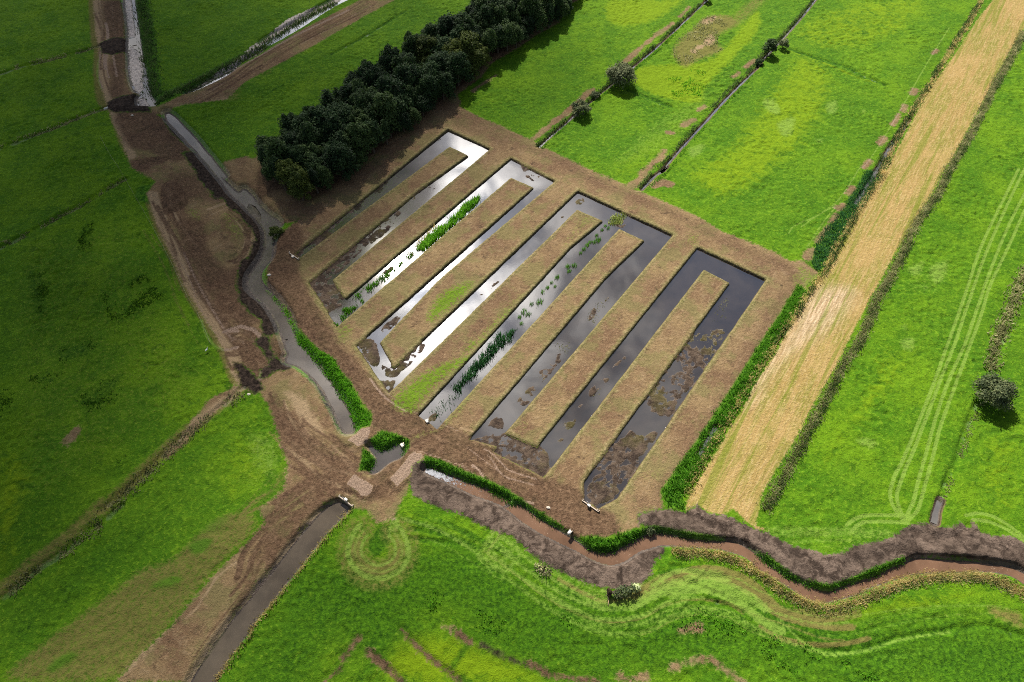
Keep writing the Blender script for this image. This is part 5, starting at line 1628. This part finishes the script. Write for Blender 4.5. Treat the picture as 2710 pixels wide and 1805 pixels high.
# wire fence along the edge of the big left field
M_TAPE, n = new_mat("fence_tape")
n.out(bsdf(n, n.mix(n.noise(n.pos(), 2, 2, .5), (.12, .13, .07), (.20, .21, .12)), .6, .3))
fl = G("A900,1230 A980,1380 A1060,1500 E1190,260 E1350,540 E1540,900 E1660,1160 E1760,1320 I1830,20 I1890,180", 0, 4)
fr_ = empty("wire_fence", (fl[0][0], fl[0][1], 0))
acc, last = 0.0, 0.0
posts_ = []
for i in range(len(fl) - 1):
    d = float(np.linalg.norm(fl[i + 1] - fl[i]))
    while last <= acc + d:
        posts_.append(fl[i] + (fl[i + 1] - fl[i]) * ((last - acc) / d))
        last += 5.0
    acc += d
pz = [(p[0] - fl[0][0], p[1] - fl[0][1], float(height(p[:1], p[1:2])[0])) for p in posts_]
for p in pz:
    obj("post", fr_, M_TAPE, lambda V, Fc: tube(V, Fc, (p[0], p[1], p[2] - .3), (p[0], p[1], p[2] + 1.05), .045, .04, 6))
for hz_ in (.55, .95):
    obj("wire", fr_, M_TAPE, lambda V, Fc: [tube(V, Fc, (a[0], a[1], a[2] + hz_), (b[0], b[1], b[2] + hz_), .013, .013, 4) for a, b in zip(pz[:-1], pz[1:])])
tag(fr_, "thin wire fence along the edge of the dim left field", "fence")

# white bird standing in the dim field: one skinned body, legs and bill as parts
g0 = ground([(549.4, 930.5)])[0]
bird = empty("bird", (g0[0], g0[1], float(height(g0[:1], g0[1:2])[0])), .9)
M_FEATHER, n = new_mat("white_feathers")
n.out(bsdf(n, n.mix(n.noise(n.pos(), 9, 3, .6), (.62, .62, .60), (.85, .85, .83)), .7, .2))
M_BILL, n = new_mat("bill")
n.out(bsdf(n, n.mix(n.noise(n.pos(), 9, 2, .5), (.30, .19, .02), (.45, .28, .03)), .5, .3))
sk = [(-.42, 0, .50, .03), (-.25, 0, .56, .10), (0, 0, .60, .155), (.20, 0, .66, .12), (.30, 0, .76, .06), (.28, 0, .90, .04), (.36, 0, 1.02, .035), (.44, 0, 1.06, .055), (.50, 0, 1.05, .03)]
ringk = 10
Vs, Fs = [], []
for i, (x, y, z, r_) in enumerate(sk):
    p0_ = Vector(sk[max(i - 1, 0)][:3])
    p1_ = Vector(sk[min(i + 1, len(sk) - 1)][:3])
    d = (p1_ - p0_).normalized()
    a = Vector((0, 1, 0))
    b = d.cross(a)
    for j in range(ringk):
        t = 2 * math.pi * j / ringk
        Vs.append(tuple(Vector((x, y, z)) + a * (r_ * math.cos(t)) + b * (r_ * 1.1 * math.sin(t))))
for i in range(len(sk) - 1):
    for j in range(ringk):
        Fs.append((i * ringk + j, i * ringk + (j + 1) % ringk, (i + 1) * ringk + (j + 1) % ringk, (i + 1) * ringk + j))
Fs += [tuple(range(ringk))[::-1], tuple((len(sk) - 1) * ringk + j for j in range(ringk))]
mesh_from("body", np.array(Vs), Fs, M_FEATHER, bird, True)
obj("bill", bird, M_BILL, lambda V, Fc: tube(V, Fc, (.50, 0, 1.05), (.66, 0, 1.02), .022, .004, 6))
for s in (-1, 1):
    obj("leg", bird, M_BARK, lambda V, Fc: (tube(V, Fc, (.0, .06 * s, .52), (-.05, .06 * s, .26), .02, .014, 6), tube(V, Fc, (-.05, .06 * s, .26), (.0, .06 * s, -.02), .014, .012, 6)))
tag(bird, "white long necked bird standing in the dim left field", "bird")
# ------------------------------------------------------------------ clouds over the land, high above the viewer
CLOUD_Z = 520.0
SHADE = [  # centre (picture of 2354 wide), radii in metres, weight
    (255, 610, 36, 55, .97), (40, 880, 40, 34, .95), (100, 230, 90, 60, .85), (560, 100, 80, 50, .72), (740, 290, 40, 26, .85), (-300, 500, 110, 140, .97),
    (860, 40, 50, 36, .5), (1230, 140, 30, 24, .4), (60, 1480, 30, 22, .55), (420, 1400, 24, 16, .3), (800, 1380, 26, 14, .5), (500, 540, 18, 22, .6), (1150, 1500, 30, 10, .3), (200, -200, 160, 100, .85),
]
cm, n = new_mat("cloud")
cden = n.attr('thickness_share')
cP = n.pos()
cden = n.math('MULTIPLY', cden, n.math('ADD', .55, n.math('MULTIPLY', n.noise(cP, .03, 5, .6), .9)), clamp=True)
ctr = n.n('ShaderNodeBsdfTransparent')
ctl = n.n('ShaderNodeBsdfTranslucent')
n.put(ctl.inputs[0], (.05, .052, .06))
cdf = n.n('ShaderNodeBsdfDiffuse')
n.put(cdf.inputs[0], (.7, .72, .75))
cmx = n.n('ShaderNodeMixShader')
cmx.inputs[0].default_value = .5
n.t.links.new(cdf.outputs[0], cmx.inputs[1])
n.t.links.new(ctl.outputs[0], cmx.inputs[2])
cm2 = n.n('ShaderNodeMixShader')
n.put(cm2.inputs[0], cden)
n.t.links.new(ctr.outputs[0], cm2.inputs[1])
n.t.links.new(cmx.outputs[0], cm2.inputs[2])
n.out(cm2.outputs[0])
shift = SUN[:2] / SUN[2] * CLOUD_Z
cx_ = np.arange(-420, 320, 7.0)
cy_ = np.arange(-160, 520, 7.0)
GX, GY = np.meshgrid(cx_, cy_)
dens = np.zeros_like(GX)
for (bx, by, rx, ry, w_) in SHADE:
    c_ = ground([(bx * 2710 / 2354, by * 2710 / 2354)])[0] if by > -150 else np.array([(bx - 1177) * .2, 300.0])
    r2 = ((GX - c_[0]) / rx) ** 2 + ((GY - c_[1]) / ry) ** 2
    dens = 1 - (1 - dens) * (1 - w_ * np.exp(-r2 * 1.1))
dens = dens * (.8 + .4 * fbm(GX, GY, 60, 4, 90))
dens = np.where(dens < .05, 0, dens - .05)
dens = np.clip(dens, 0, .97)
puff = fbm(GX, GY, 45, 5, 95)
keep = dens > 0
hit = np.zeros_like(keep)
hit[:-1, :-1] = keep[:-1, :-1] | keep[1:, :-1] | keep[:-1, 1:] | keep[1:, 1:]
top = CLOUD_Z + dens * (18 + 55 * puff)
bot = CLOUD_Z - dens * (4 + 16 * puff)
ncx, ncy = len(cx_), len(cy_)
ci = np.arange(ncx * ncy).reshape(ncy, ncx)
sel = hit[:-1, :-1]
qt = np.stack([ci[:-1, :-1][sel], ci[:-1, 1:][sel], ci[1:, 1:][sel], ci[1:, :-1][sel]], -1)
qb = qt[:, ::-1] + ncx * ncy
Vc = np.vstack([np.column_stack([(GX + shift[0]).ravel(), (GY + shift[1]).ravel(), top.ravel()]),
                np.column_stack([(GX + shift[0]).ravel(), (GY + shift[1]).ravel(), bot.ravel() - .3])])
used, inv = np.unique(np.vstack([qt, qb]), return_inverse=True)
co = mesh_from("cloud", Vc[used], inv.reshape(-1, 4).astype(np.int32), cm, smooth=True)
a = co.data.attributes.new('thickness_share', 'FLOAT', 'POINT')
# two skins: each lets the square root of the light through
dd_ = 1 - np.sqrt(1 - np.clip(dens * 1.0, 0, .995))
a.data.foreach_set('value', np.concatenate([dd_.ravel(), dd_.ravel()])[used].astype(np.float32))
tag(co, "broad grey cloud drifting over the left fields and shading them", "cloud", kind="structure")
